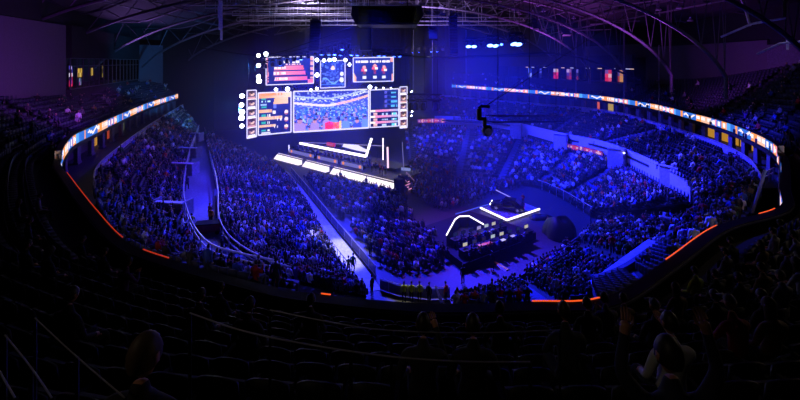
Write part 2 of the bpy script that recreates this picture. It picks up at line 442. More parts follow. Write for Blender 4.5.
# seat-row nosings of the foreground deck, a riser strip per row
NOS = []
for r in range(3, 18):
    ln = [p for p in DN.row(r, 0.02)]
    runs = [[]]
    for p in ln:
        if p.y > .6 and abs(p.x/p.y) < 1.35: runs[-1].append(p)
        elif runs[-1]: runs.append([])
    seg = max(runs, key=len)
    if len(seg) < 3: continue
    mb = MB(); o0 = seg[len(seg)//2]; mb.tube([p-o0+Vector((0, 0, .01)) for p in seg], .022, 5)
    o = mb.build('step_nosing', pale_metal); o.location = o0
    tag(o, 'thin metal nosing along a terrace edge of the foreground deck', 'nosing', 'terrace nosings of the foreground deck')

mb = MB(); mb.slab([flat(p, 5.5) for p in RN.B[:31]], [flat(p, 5.5)-Vector((p.x*.12, 3.5, 0)) for p in RN.B[:31]], .3)
o = struct(mb, 'floor_near_landing', dark_concrete); o['label'] = 'dark landing at the top of the near lower stand under the front rail'; o['category'] = 'floor'

# pinkish lit banners along the foot of the pale wall
def wall_banner(k0, k1, z0, z1, label):
    ln = RL.B[k0:k1]; o0 = flat(ln[len(ln)//2], z0); root = thing('wall_banner', label, 'LED banner', o0)
    pts = resamp(ln, 26); inn = [p+(Vector((0, 55, 0))-Vector((p.x, p.y, 0))).normalized()*.35 for p in pts]; mb = MB()
    for k in range(25):
        for r in range(3):
            a, b, zz, zt = inn[k], inn[k+1], z0+(z1-z0)*r/3, z0+(z1-z0)*(r+1)/3
            c = hx('#f0b8d8') if (r == 1 and (k*7) % 5 in (1, 2)) or (k % 9 == 4) else hx('#c83a6a') if (k//3) % 2 else hx('#8a3aa8')
            mb.quad(flat(a, zz)-o0, flat(b, zz)-o0, flat(b, zt)-o0, flat(a, zt)-o0, 0, c)
    mb.build('display', dim_led, root, attr='led')
    mb = MB(); bk = [p+(Vector((0, 55, 0))-Vector((p.x, p.y, 0))).normalized()*.2 for p in pts]
    mb.strip([flat(p, z0-.05)-o0 for p in bk], [flat(p, z1+.05)-o0 for p in bk]); mb.strip([flat(p, z1+.03)-o0 for p in inn], [flat(p, z1+.03)-o0 for p in bk]); mb.build('housing', black_metal, root)
kk = lambda px: min(range(60), key=lambda k: abs(400+400*RL.B[k].x/RL.B[k].y-px))
wall_banner(kk(556), kk(604)+1, 4.7, 5.5, 'red and white lit banner along the foot of the pale wall before the rounded portal')
wall_banner(kk(416), kk(446)+1, 5.6, 6.5, 'short reddish lit banner on the far end of the pale wall, near the stage')
# ================================================================== room shell
def wall_seg(name, pts, z0, z1, m, label, th=.3):
    mb = MB(); 
    for a, b in zip(pts, pts[1:]):
        a, b = Vector((*a, 0)), Vector((*b, 0)); t = (b-a).normalized(); n = Vector((-t.y, t.x, 0))*th
        c = (a+b)/2
        if n.dot(Vector((0, 50, 0))-c) > 0: n = -n
        za0, za1 = (z0, z1) if not isinstance(z1, tuple) else (z0, z1)
        q = [a, b, b+n, a+n]
        mb.prism([(p.x, p.y) for p in (q if (q[1]-q[0]).cross(q[2]-q[1]).z > 0 else q[::-1])], z0, z1)
    o = struct(mb, name, m); o['label'] = label; o['category'] = 'wall'; return o
# purple lit plaster panels on the side walls, dark walls elsewhere
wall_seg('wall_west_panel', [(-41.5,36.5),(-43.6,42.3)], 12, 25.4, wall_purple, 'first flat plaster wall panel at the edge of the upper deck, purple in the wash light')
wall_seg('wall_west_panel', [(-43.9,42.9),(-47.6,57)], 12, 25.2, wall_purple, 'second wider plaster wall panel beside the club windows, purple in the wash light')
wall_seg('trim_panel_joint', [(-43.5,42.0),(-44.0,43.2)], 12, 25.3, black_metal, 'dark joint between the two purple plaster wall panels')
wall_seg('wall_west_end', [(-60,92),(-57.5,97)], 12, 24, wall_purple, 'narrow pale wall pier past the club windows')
wall_seg('wall_west_far', [(-57.5,97),(-52,130)], 0, 37, drape, 'dark far wall behind the stage screens')
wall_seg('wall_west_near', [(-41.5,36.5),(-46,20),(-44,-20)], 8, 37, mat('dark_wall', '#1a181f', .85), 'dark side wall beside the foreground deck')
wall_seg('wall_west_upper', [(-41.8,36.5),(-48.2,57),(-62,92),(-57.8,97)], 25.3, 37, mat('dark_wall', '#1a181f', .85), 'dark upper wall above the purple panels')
wall_seg('wall_back', [(-54,116),(16,142)], 0, 37, drape, 'black draped wall behind the stage')
wall_seg('wall_north', [(15,143),(36,124),(50,105)], 8, 37, mat('dark_wall', '#1a181f', .85), 'dark far wall behind the glazed suites')
wall_seg('wall_east_panel', [(43.2,60),(36.5,66)], 0, .1, wall_purple, 'buried strip') if False else None
EW = [(48,104),(53.5,86),(54.5,72),(53.2,58),(51.5,48),(50,41)]
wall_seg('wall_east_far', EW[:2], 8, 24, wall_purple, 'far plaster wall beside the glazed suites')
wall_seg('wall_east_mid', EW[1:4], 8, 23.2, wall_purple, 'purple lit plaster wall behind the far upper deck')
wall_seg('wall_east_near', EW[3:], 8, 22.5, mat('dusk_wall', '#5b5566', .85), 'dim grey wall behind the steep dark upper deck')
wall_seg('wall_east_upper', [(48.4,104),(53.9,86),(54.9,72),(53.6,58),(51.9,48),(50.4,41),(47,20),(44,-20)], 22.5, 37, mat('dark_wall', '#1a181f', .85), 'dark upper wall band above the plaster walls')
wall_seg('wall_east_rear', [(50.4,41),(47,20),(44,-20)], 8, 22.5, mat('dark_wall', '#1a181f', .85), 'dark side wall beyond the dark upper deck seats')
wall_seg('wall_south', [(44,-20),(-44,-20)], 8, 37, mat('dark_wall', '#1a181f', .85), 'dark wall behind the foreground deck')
# roof: shallow vault along the hall
def roofz(x): return 35.4-8.4*min(1, abs(x)/48)**2.4
def chordz(x): a = 43.6 if x > 0 else 60.; return 14+18.6*math.sqrt(max(0., 1-(x/a)**2))
mb = MB(); xs = np.linspace(-64, 58, 40)
for a, b in zip(xs, xs[1:]):
    mb.quad((a, -22, roofz(a)+.9), (b, -22, roofz(b)+.9), (b, 145, roofz(b)+.9), (a, 145, roofz(a)+.9))
    mb.quad((a, -22, roofz(a)+1.2), (a, 145, roofz(a)+1.2), (b, 145, roofz(b)+1.2), (b, -22, roofz(b)+1.2))
o = struct(mb, 'ceiling', roof_dark); o['label'] = 'dark vaulted roof deck over the whole arena'; o['category'] = 'ceiling'
# arched roof trusses
def arch(y, drop, label):
    mb = MB(); N = 40; up = []; lo = []
    for k in range(N+1):
        x = -58+58*(k/(N/2)) if k < N/2 else 42.6*math.sin((k-N/2)/(N/2)*math.pi/2)
        up.append(Vector((x, y, roofz(x)+.6))); lo.append(Vector((x, y, min(chordz(x), roofz(x)-.6))))
    mb.tube(up+[Vector((54, y, roofz(54)+.6))], .16, 5); mb.tube(lo, .24, 6)
    for k in range(N):
        if (lo[k]-up[k]).length > 1.2: mb.tube([lo[k], up[k+1]] if k % 2 else [up[k], lo[k+1]], .07, 4)
    mb.tube([lo[-1], Vector((lo[-1].x, y, 15.2))], .24, 6)
    o = struct(mb, 'trim_roof_truss', steel_beam); o['label'] = label; o['category'] = 'roof truss'; o['group'] = 'arched roof trusses'
for k, y in enumerate((40, 52.3, 62.8, 75.7, 90, 106, 122)):
    arch(y, 2.6, 'arched steel roof truss spanning the hall, number %d back from the foreground deck' % (k+1))
# purlins / catwalks running along the hall and across
for k, x in enumerate((-40, -31, -22, -13, -4, 6, 15, 24, 33, 41)):
    mb = MB(); mb.box((x, 80, roofz(x)-.2), (.25, 118, .3)); mb.box((x, 80, roofz(x)-1.9), (.18, 118, .2))
    o = struct(mb, 'trim_purlin', steel_beam); o['label'] = 'steel purlin running the length of the roof between the arches'; o['category'] = 'roof beam'; o['group'] = 'roof purlins'
for k, y in enumerate((62, 66, 74, 78, 86, 90, 98, 102)):
    mb = MB(); z = 30.0-.6*(k % 2); w0, w1 = (-36, 4) if y < 92 else (-40, 30)
    mb.box(((w0+w1)/2, y, z), (w1-w0, .5, .12)); 
    mb.tube([(w0, y, z+.9), (w1, y, z+.9)], .05, 4)
    for q in range(int((w1-w0)/4)+1): mb.tube([(w0+q*4, y, z), (w0+q*4, y, roofz(w0+q*4)+.6)], .05, 4)
    o = struct(mb, 'trim_catwalk', pale_metal); o['label'] = 'pale metal catwalk across the roof above the stage'; o['category'] = 'catwalk'; o['group'] = 'roof catwalks'
# roof bracing on the far side, tubes and lamps seen against the purple
for k in range(26):
    x = R.uniform(8, 46); y = R.uniform(52, 112); mb = MB()
    p = Vector((0, 0, 0)); q = Vector((R.choice((-6, 6)), R.uniform(6, 12), R.uniform(-.6, .6)))
    mb.tube([p, q], .12, 5); o = mb.build('roof_brace', steel_beam); o.location = (x, y, roofz(x)-R.uniform(.2, 2.2)); o['kind'] = 'structure'
    tag(o, 'slanting steel tube bracing the purple lit roof', 'roof brace', 'roof braces')
for k in range(34):
    x = R.uniform(6, 47); y = R.uniform(50, 108); z = roofz(x)-R.uniform(1.6, 3.2)
    root = thing('house_light', 'small unlit round house light hanging in the purple lit roof trusses', 'house light', (x, y, z), 0, 'house lights in the roof')
    mb = MB(); mb.lathe([(.12, .35), (.16, .1), (.38, -.15), (.4, -.25)], 10); mb.build('lamp_shade', pale_metal, root)
    mb = MB(); mb.tube([(0, 0, .35), (0, 0, roofz(x)+.9-z)], .03, 4); mb.build('hanger', black_metal, root)
# ------------------------------------------------------------------ club windows on the dim side
C0, C1 = Vector((-47.8, 57.5, 0)), Vector((-60.5, 92, 0)); CD = (C1-C0).normalized(); CL = (C1-C0).length
CN = Vector((CD.y, -CD.x, 0))
def club(u, v, z): return C0+CD*u+CN*v+Vector((0, 0, z))
mb = MB()
for z0, z1 in ((12, 16.0), (20.6, 25.3)):
    q = [club(0, -.3, 0), club(CL, -.3, 0), club(CL, .5, 0), club(0, .5, 0)]
    mb.prism([(p.x, p.y) for p in q[::-1]] if (q[1]-q[0]).cross(q[2]-q[1]).z < 0 else [(p.x, p.y) for p in q], z0, z1)
o = struct(mb, 'wall_club', mat('club_wall', '#141218', .8)); o['label'] = 'black wall above and below the club window strip'; o['category'] = 'wall'
mb = MB(); mb.quad(club(0, -7, 16), club(CL, -7, 16), club(CL, -7, 20.6), club(0, -7, 20.6)); mb.quad(club(0, -7, 16), club(0, .3, 16), club(CL, .3, 16), club(CL, -7, 16)); mb.quad(club(0, -7, 20.6), club(CL, -7, 20.6), club(CL, .3, 20.6), club(0, .3, 20.6))
o = struct(mb, 'wall_club_interior', mat('club_room', '#2a2018', .8)); o['label'] = 'dark club room behind the window strip'; o['category'] = 'wall'
wroot = thing('window_1', 'long strip of club windows with thin mullions overlooking the dim deck', 'window', club(0, .35, 16)); wroot['kind'] = 'structure'
for k in range(17):
    mb = MB(); p = club(CL*k/16, .35, 0)-club(0, .35, 0); mb.box((p.x, p.y, 2.3), (.12, .12, 4.6), math.atan2(CD.y, CD.x)); mb.build('mullion', grey_metal, wroot)
mb = MB()
for z in (0.05, 4.55, 3.4):
    p = club(CL/2, .35, 0)-club(0, .35, 0); mb.box((p.x, p.y, z), (CL, .1, .1), math.atan2(CD.y, CD.x))
mb.build('window_frame', grey_metal, wroot)
def club_item(px, z, w, h, cells, name, label, catg):
    t = min((k/200 for k in range(201)), key=lambda f: abs(400+400*club(CL*f, -3, 0).x/club(CL*f, -3, 0).y-px))
    p = club(CL*t, -3, z); rz = math.atan2(CD.y, CD.x)
    root = thing(name, label, catg, p, rz)
    mb = MB(); nx, nz = 4, len(cells)
    for j, row in enumerate(cells):
        for i in range(nx):
            c = row[i % len(row)]; x0, x1 = -w/2+w*i/nx, -w/2+w*(i+1)/nx; z0, z1 = h*(nz-1-j)/nz, h*(nz-j)/nz
            mb.quad((x0, -.06, z0), (x1, -.06, z0), (x1, -.06, z1), (x0, -.06, z1), 0, hx(c))
    mb.build('lit_face', dim_led, root, attr='led')
    mb = MB(); mb.box((0, .02, h/2), (w+.12, .12, h+.12)); mb.build('cabinet', black_metal, root)
# cabinets face the hall: local -Y looks into the hall when CD runs away from camera
club_item(70.5, 15.2, 1.4, 4.2, [['#5a4ad8','#20206a','#c8c0ff','#3a2a7a'],['#201838','#9080ff','#20183a','#4030a0'],['#f0e8ff','#4030a0','#c02050','#f0e8ff'],['#301858','#e8e0ff','#301858','#a01848'],['#c02060','#f0c0ff','#6a2aa0','#c02060'],['#d81848','#901038','#f04070','#d81848'],['#e01a50','#f06080','#b01040','#701030']], 'lit_fridge', 'tall drinks cooler glowing violet and red behind the club windows', 'drinks cooler')
club_item(79, 17.4, 2.2, 1.5, [['#caa040','#e8c050','#a07828','#d8b048'],['#e8c860','#7a5a20','#f0d070','#a88030']], 'bar_back', 'amber lit bar shelf glowing behind the club windows', 'bar shelf')
club_item(79.5, 15.4, 1.0, 1.8, [['#405080','#90a0d0','#202848','#6070a0'],['#203a80','#c03060','#304a90','#8090c0'],['#2a4a98','#20305a','#6a80c0','#203050']], 'lit_fridge', 'shorter bluish cooler beside the tall red one', 'drinks cooler')
club_item(91.5, 17.5, 1.0, 1.4, [['#d8b048','#3a2a10','#e8c860','#a88030']], 'bar_back', 'small amber lit shelf further along the club windows', 'bar shelf')
club_item(102, 17.0, .5, 2.4, [['#6a5a20'],['#3a3010'],['#8a7a2a']], 'lit_column', 'dim ochre lit column behind the club windows', 'lit column')
# ------------------------------------------------------------------ glazed suites at the far side
S0, S1 = Vector((33.0, 122, 0)), Vector((49.0, 84, 0)); SD = (S1-S0).normalized(); SL = (S1-S0).length; SN = Vector((SD.y, -SD.x, 0))
if SN.dot(Vector((0, 55, 0))-S0) < 0: SN = -SN
def suite(u, v, z): return S0+SD*u+SN*v+Vector((0, 0, z))
mb = MB()
for z0, z1, v0, v1 in ((12.5, 15.4, -.4, .9), (18.7, 21.5, -.4, .4), (15.3, 15.5, -5, .9)):
    q = [suite(-4, v0, 0), suite(SL, v0, 0), suite(SL, v1, 0), suite(-4, v1, 0)]
    q = q if (q[1]-q[0]).cross(q[2]-q[1]).z > 0 else q[::-1]
    mb.prism([(p.x, p.y) for p in q], z0, z1)
o = struct(mb, 'wall_suites', mat('suite_wall', '#3a3548', .8)); o['label'] = 'dark balcony band and lintel of the glazed suites'; o['category'] = 'wall'
mb = MB(); mb.quad(suite(-4, -5, 12), suite(SL, -5, 12), suite(SL, -5, 21), suite(-4, -5, 21)); o = struct(mb, 'wall_suites_back', mat('suite_back', '#1c1830', .8)); o['label'] = 'dark back wall inside the glazed suites'; o['category'] = 'wall'
for k in range(11):
    mb = MB(); p = suite(SL*k/10, -.2, 17); mb.box((0, 0, 0), (.25, .4, 3.4)); o = struct(mb, 'pillar_suite', mat('suite_post', '#2a2638', .7)); o.location = p; o.rotation_euler.z = math.atan2(SD.y, SD.x)
    o['label'] = 'slim post between two glazed suites'; o['category'] = 'pillar'; o['group'] = 'posts between the suites'
def suite_item(px, z, w, h, cols, name, label, catg, v=-1.2):
    t = min((k/300 for k in range(301)), key=lambda f: abs(400+400*suite(SL*f, v, 0).x/suite(SL*f, v, 0).y-px))
    p = suite(SL*t, v, z); root = thing(name, label, catg, p, math.atan2(SN.y, SN.x)+math.pi/2)
    mb = MB(); n = len(cols)
    for j, row in enumerate(cols):
        for i, c in enumerate(row):
            x0, x1 = -w/2+w*i/len(row), -w/2+w*(i+1)/len(row); z0, z1 = h*(n-1-j)/n, h*(n-j)/n
            mb.quad((x0, -.06, z0), (x1, -.06, z0), (x1, -.06, z1), (x0, -.06, z1), 0, hx(c))
    mb.build('lit_face', dim_led, root, attr='led')
    mb = MB(); mb.box((0, .03, h/2), (w+.1, .14, h+.1)); mb.build('cabinet', black_metal, root)
for px, cols, lb in ((556, [['#c8b0d8','#d8a0b0'],['#a02040','#f03060'],['#e02848','#c82848']], 'red and white lit drinks cooler in the suites above the far ribbon, third bay along'),
                     (569.5, [['#c0a0d8','#8050a0'],['#5030a0','#7a2a60'],['#6a2050','#a02848']], 'violet lit drinks cooler two bays past the brightest red one'),
                     (577, [['#6a60d0'],['#30246a'],['#7a2848']], 'narrow violet cooler beside the two brighter coolers'),
                     (608.5, [['#8050a0','#d03060'],['#f03858','#f0b0c8'],['#e02848','#e85070']], 'bright red lit drinks cooler in the middle suites above the orange doorway'),
                     (620, [['#504090','#c08060'],['#a03030','#d09050']], 'small orange lit shelf beside the bright red cooler'),
                     (530, [['#5060e0','#2030a0'],['#202880','#8090ff']], 'blue lit screen in the first suite past the stage'),
                     (541, [['#4a50d8'],['#202070']], 'narrow blue lit screen in the second suite')):
    suite_item(px, 15.6, 1.7 if len(cols[0]) > 1 else .8, 2.6, cols, 'lit_fridge', lb, 'drinks cooler')
for k, px in enumerate((527, 533, 545, 563, 572, 588, 600, 613, 628, 634)):
    suite_item(px, 18.45, 1.1, .16, [['#c8c8ff']] if k % 3 else [['#ffd0c0']], 'strip_light', 'thin lit strip under the lintel of the glazed suites', 'strip light', .5)
for k, o in enumerate([x for x in bpy.data.objects if x.name.startswith('strip_light')]): o['group'] = 'lit strips of the suites'
# big mesh banner seen edge-on, near the roof, and at the far right
for px, y0, y1, d, lb, wdt in ((220.5, 0, 40, 62, 'thin white banner hanging edge-on from the roof over the dim deck', .5), (790, -10, 50, 46, 'pale speaker banner hanging from the roof over the dark upper deck', .9)):
    t, b = Q(px, y0, d), Q(px, y1, d); root = thing('hanging_banner', lb, 'banner', b)
    mb = MB(); h = (t-b).z
    prof = [(-.06, 0), (-.3, h*.25), (-.42, h*.55), (-.3, h*.85), (-.05, h)]
    for (x0, z0), (x1, z1) in zip(prof, prof[1:]):
        mb.quad((x0*wdt*2, 0, z0), (.08, .5, z0), (.08, .5, z1), (x0*wdt*2, 0, z1)); mb.quad((.08, .56, z0), (x0*wdt*2, .06, z0), (x0*wdt*2, .06, z1), (.08, .56, z1))
    mb.build('sheet', mat('banner_cloth', '#f0ecfa', .8), root)
    mb = MB(); mb.tube([(0, .3, h), (0, .3, 36-b.z)], .03, 4); mb.build('hanger', black_metal, root)

for a, b, lb in ((Q(721,37,50), Q(786,18,45), 'long pale steel strut crossing the dark roof over the steep deck'), (Q(757,54,47), Q(806,41,43), 'second pale steel strut lower over the steep deck'), (Q(740,-4,50), Q(750,26,50), 'hanging pole with small lamps over the steep deck')):
    mb = MB(); mb.tube([(0, 0, 0), (b-a)*.5+Vector((0, 0, .5)), b-a], .14, 6); o = mb.build('trim_roof_strut', pale_metal); o.location = a; tag(o, lb, 'roof strut', None, 'structure')
# ================================================================== LED screens over the stage
SC0, SCD = Vector((-21.4, 80, 0)), Vector((14.5, 6.2, 0)).normalized()
SCN = Vector((SCD.y, -SCD.x, 0))                       # towards the hall
def scd(px, off=0.):                                   # point of the screens' vertical plane under image column px
    a = (px-400)/FPX; b = SC0+SCN*off
    # b + s*SCD with x = a*y
    s = (a*b.y-b.x)/(SCD.x-a*SCD.y); return b+SCD*s
def scp(px, py, off=0.):
    q = scd(px, off); return Vector((q.x, q.y, CAMZ-(py-HOR)/FPX*q.y))
def noise2(x, y, s=0):
    n = math.sin(x*127.1+y*311.7+s*74.7)*43758.5453; return n-math.floor(n)
def led_screen(corners, label, fn, nx, ny, fw=.16, off=0.):
    """corners: tl, tr, br, bl in the photograph"""
    tl, tr, br, bl = [scp(*c, off) for c in corners]
    o = (bl+br)/2; root = thing('led_screen', label, 'LED screen', o, 0)
    mb = MB()
    def pt(u, v): return (bl.lerp(br, u)).lerp(tl.lerp(tr, u), v)-o
    for j in range(ny):
        for i in range(nx):
            mb.quad(pt(i/nx, j/ny), pt((i+1)/nx, j/ny), pt((i+1)/nx, (j+1)/ny), pt(i/nx, (j+1)/ny), 0, fn((i+.5)/nx, (j+.5)/ny))
    mb.build('display', led_mat, root, attr='led')
    mb = MB(); N = SCN*.06
    cs = [pt(0, 0), pt(1, 0), pt(1, 1), pt(0, 1)]
    for a, b in zip(cs, cs[1:]+cs[:1]):
        mb.tube([a+N, b+N], fw, 4)
    mb.build('lit_border', screen_frame, root)
    mb = MB(); B = -SCN*.5
    c2 = [c+B for c in cs]; F = [c-SCN*.03 for c in cs]
    mb.quad(c2[3], c2[2], c2[1], c2[0])
    for k in range(4): mb.quad(F[k], F[(k+1) % 4], c2[(k+1) % 4], c2[k])
    mb.build('housing', black_metal, root)
    mb = MB()
    for u in (.15, .85): p = pt(u, 1)-SCN*.3; mb.tube([p, p+Vector((0, 0, 34.-(p+o).z))], .035, 4)
    mb.build('hanging_cable', black_metal, root)
    return root
def mix(a, b, t): return tuple(x+(y-x)*t for x, y in zip(a, b))
NAVY, NAV2, ORG, TEAL, WHT = H('#10185a'), H('#1c2a86'), H('#f09a58'), H('#2fb0a0'), H('#fff4fa')
# --- the big centre picture: a cheering crowd in the arena
ppl = []
for k in range(150):
    v = R.uniform(.04, .60); ppl.append((R.random(), v, .011+.042*(1-v/.62)**1.5, R.random(), R.random()))
ppl.sort(key=lambda q: -q[1])
ppl += [(.08, .27, .085, .3, .9), (.27, .25, .07, .15, .95), (.42, .3, .06, .4, .9), (.68, .26, .065, .7, .7), (.84, .2, .07, .2, .4), (.95, .28, .06, .8, .5)]
def crowd_pic(u, v):
    if v > .58:
        n = noise2(int(u*46), int(v*38)); c = mix(H('#4a62f8'), H('#18207c'), min(1, (v-.58)/.42))
        if n > .72: c = mix(c, H('#c8d8ff'), .6)
        y = .74-.12*math.sin(u*2.4+.2)+.30*max(0, u-.45)
        if abs(v-y) < .03: c = H('#f0e0ff') if u < .55 else H('#ffc0b0')
        if abs(v-(y+.17)) < .02: c = H('#b8c8ff')
        if .6 < v-y+.5 < .64 and n > .4: c = H('#e8ecff')
    else:
        c = mix(H('#1c34c8'), H('#4a86ff'), noise2(int(u*60), int(v*44)))
        if noise2(int(u*60), int(v*44), 2) > .85: c = H('#b0d0ff')
    for pu, pv, pr, pc, hh in ppl:
        dx, dy = (u-pu)*1.78, v-pv
        if abs(dx) > pr*2 or dy > pr*1.8: continue
        if dx*dx+dy*dy*.7 < pr*pr*.5:
            c = H('#20184a') if dy > pr*.25 else mix(H('#d8949c'), H('#5a64e0'), pc); continue
        if dy < -pr*.6 and abs(dx) < pr*1.5*min(1, (-dy)/pr*.8+.1) and dy > -pr*4.5:
            c = H('#3a50e0') if pc < .35 else H('#1a2490') if pc < .6 else H('#6a90ff')
            if hh > .85: c = H('#a88ae0')
    if .40 < u < .53 and v < .22-.5*abs(u-.46): c = H('#ff2f62')
    if .51 <= u < .61 and v < .20: c = H('#f0584a') if noise2(int(u*60), int(v*40)) > .3 else H('#f8906a')
    if .59 < u < .625 and v < .22: c = H('#ffd070')
    if v < .03: c = mix(c, H('#e0d8ff'), .6)
    return c
led_screen(((293.5,91.5),(368.5,89.3),(368.5,127.8),(293.5,132.3)), 'largest LED screen over the stage, showing a cheering arena crowd', crowd_pic, 132, 72, .13)
# --- boards with rows of figures (left: orange bars, right: pink and teal bars)
def board_left(u, v):
    c = mix(NAVY, NAV2, v)
    if v > .86: 
        c = mix(ORG, H('#ffe0b8'), u) if v < .96-.2*(u-.4) or u > .3 else H('#6a4048')
        if v > .93 and u < .75 and noise2(int(u*22), 1) > .4: c = ORG
    if .72 < v <= .86 and u > .45+.25*(v-.7): c = mix(ORG, H('#ffd8a0'), u) if u < .92 else NAVY
    for k, (y, L) in enumerate(((.52, .40), (.345, .72), (.165, .52))):
        if y < v < y+.075 and .02 < u < L: c = mix(H('#f0b078'), H('#ffe8d0'), u*.8 if noise2(int(u*26), k) > .35 else 0)
        if y-.03 < v < y+.03 and L*.8 < u < L+.12 and noise2(int(u*30), k+5) > .45: c = WHT
        if y-.09 < v < y-.045 and .1 < u < .22: c = TEAL
        if y-.09 < v < y-.045 and .28 < u < .36 and noise2(int(u*40), k) > .4: c = WHT
        if (u-.85)**2/.004+(v-(y-.02))**2/.0035 < 1: c = H('#ffe0d8') if v > y-.03 else H('#c07070')
    if .82 < v < .87 and .1 < u < .22: c = TEAL
    if .77 < v < .81 and .08 < u < .36 and noise2(int(u*30), 3) > .4: c = H('#c8f0f0')
    if .64 < v < .68 and .1 < u < .24: c = TEAL
    if .70 < v < .735 and .06 < u < .26: c = H('#a8c8ff')
    if (u-.5)**2/.003+(v-.66)**2/.003 < 1: c = H('#6a7af0')
    if .02 < v < .05 and .1 < u < .36: c = H('#d8d8f0')
    return c
led_screen(((258.3,93),(291,91.5),(291,132),(258.3,135.2)), 'statistics screen of orange bars and portraits, beside the big crowd picture', board_left, 44, 52, .12)
def board_right(u, v):
    c = mix(H('#0c1450'), NAV2, u*.7)
    for k, y in enumerate((.40, .25, .10)):
        if y < v < y+.06: c = mix(mix(H('#ff9ad0'), H('#ff78a8'), u), H('#5ad0ff'), max(0, u*1.2-.5)) if u > .18 else H('#fff0e8')
        if y-.09 < v < y-.01 and .12 < u < .26: c = mix(H('#ffd8c8'), H('#c06a80'), (y-v)*9)
        if y-.085 < v < y-.03 and .4 < u < .62 and noise2(int(u*44), k) > .35: c = H('#b8d0ff')
        if y-.085 < v < y-.03 and .74 < u < .94: c = H('#6ae0f0') if noise2(int(u*30), k) > .3 else WHT
    for k, y in enumerate((.88, .76, .64, .52)):
        if y < v < y+.05 and .72 < u < .95 and noise2(int(u*40), k+2) > .25: c = H('#5ab8f0')
        if y+.06 < v < y+.09 and .55 < u < .95: c = H('#2a44b8')
        if y < v < y+.08 and .5 < u < .58: c = H('#5a58d0')
    return c
led_screen(((370,90),(398.6,88.7),(398.6,125.8),(370,127.5)), 'statistics screen of pink and teal bars, beside the big crowd picture', board_right, 44, 52, .12)
def strip_fn(seed):
    def f(u, v):
        k = int(v*5); w = v*5-k; c = H('#55466a') if noise2(k, seed) > .5 else H('#74404e')
        if (u-.5)**2/.09+(w-.62)**2/.07 < 1: c = H('#f0c8b8') if u > .35 else H('#a87078')
        if (u-.5)**2/.10+(w-.82)**2/.03 < 1: c = H('#3a2428')
        if w < .34 and abs(u-.5) < .44: c = H('#f4f0ff') if noise2(k, seed+4) > .35 else H('#d8a0a8')
        if w < .12: c = H('#fff4f4')
        return c
    return f
led_screen(((247,90.5),(256.4,90),(256.4,136.5),(247,138.5)), 'tall strip of five player portraits, the one beside the burst lights', strip_fn(1), 10, 50, .1)
led_screen(((399.8,87),(407,86.6),(407,127.5),(399.8,128.2)), 'tall strip of five player portraits, the one beside the far crowd', strip_fn(2), 10, 50, .1)
def upper_left(u, v):
    c = mix(H('#141c70'), H('#23349a'), v)
    if .78 < v < .86 and .34 < u < .7 and abs(u-.51) > .03 and noise2(int(u*44), 2) > .22: c = WHT
    for k, (y0, y1) in enumerate(((.53, .68), (.33, .48), (.13, .27))):
        x0, x1 = .13+.02*k+.06*(v-y0), .79+.04*k-.1*(v-y0)
        if k == 0: x0 = .38 if v > .64 else .16
        if y0 < v < y1 and x0 < u < x1:
            c = mix(H('#ff9ab0'), H('#f0508a'), (u-.2)*1.3)
            if u < .40+.03*k and y0+.03 < v < y1-.03 and noise2(int(u*50), k+7) > .3: c = WHT
    if .71 < v < .75 and .4 < u < .78 and noise2(int(u*36), 9) > .3: c = H('#ffc8d8')
    if u < .06 and v < .45 or u < .04: c = H('#e890a8') if noise2(int(u*40), int(v*20)) > .35 else c
    if u > .93 and noise2(int(v*16), 4) > .4: c = H('#f0a8a0')
    if u > .88 and v < .16: c = H('#f07898')
    return c
led_screen(((266,57.3),(313.5,56.6),(313.5,83.2),(266,85)), 'hanging screen of three slanting pink bars above the orange statistics screen', upper_left, 72, 44, .09, 1.2)
def upper_mid(u, v):
    c = mix(H('#2038a8'), H('#0c1458'), abs(u-.5)*1.4)
    if noise2(int(u*16), int(v*20), 3) > .8: c = mix(c, H('#6a8aff'), .7)
    if (u-.5)**2/.006+(v-.72)**2/.008 < 1: c = H('#ffd8b0')
    if (u-.86)**2/.006+(v-.5)**2/.006 < 1 or (u-.86)**2/.008+(v-.28)**2/.01 < 1: c = H('#f0f0ff')
    if abs(v-(.25+.1*math.sin(u*9))) < .03 and .1 < u < .75: c = H('#7ab0ff')
    if .36 < u < .62 and .45 < v < .66 and noise2(int(u*24), int(v*24)) > .5: c = H('#4a68e0')
    if .1 < v < .14: c = H('#4a7af0')
    return c
led_screen(((320.5,61),(345,60.4),(345,87),(320.5,88)), 'small blue screen hanging between the two wide upper screens', upper_mid, 34, 38, .09, 1.2)
def upper_right(u, v):
    c = mix(H('#18247c'), H('#22349c'), v)
    if .78 < v < .87 and .05 < u < .93 and noise2(int(u*60), 6) > .22: c = WHT
    for k, x in enumerate((.27, .53, .76)):
        dx = u-x
        hy = .56 if k == 1 else .5
        if abs(dx) < .055 and hy-.06 < v < hy+.1: c = H('#d84a68')
        if dx*dx/.0016+(v-(hy+.1))**2/.006 < 1: c = H('#f0a8b0')
        if abs(dx) < .07 and abs(v-(hy-.02)) < .05: c = H('#f05878') if dx < 0 else H('#fff0f0')
        if abs(dx) < .035 and .3 < v < hy-.06: c = H('#8a3860')
        if .13 < v < .23 and abs(dx) < .055 and abs(abs(dx)-.02) < .03: c = H('#e8e8ff')
    if u < .08 and v < .42-.3*u*10: c = H('#f8b080') if u > .03 else H('#f0d0a8')
    if u > .92 and v > .8 or u > .95 and v < .3: c = H('#f0a0a0')
    return c
led_screen(((353.2,57.8),(393.3,57.3),(393.3,81),(353.2,82)), 'hanging screen of three red shirted players above the pink and teal statistics screen', upper_right, 66, 42, .09, 1.2)
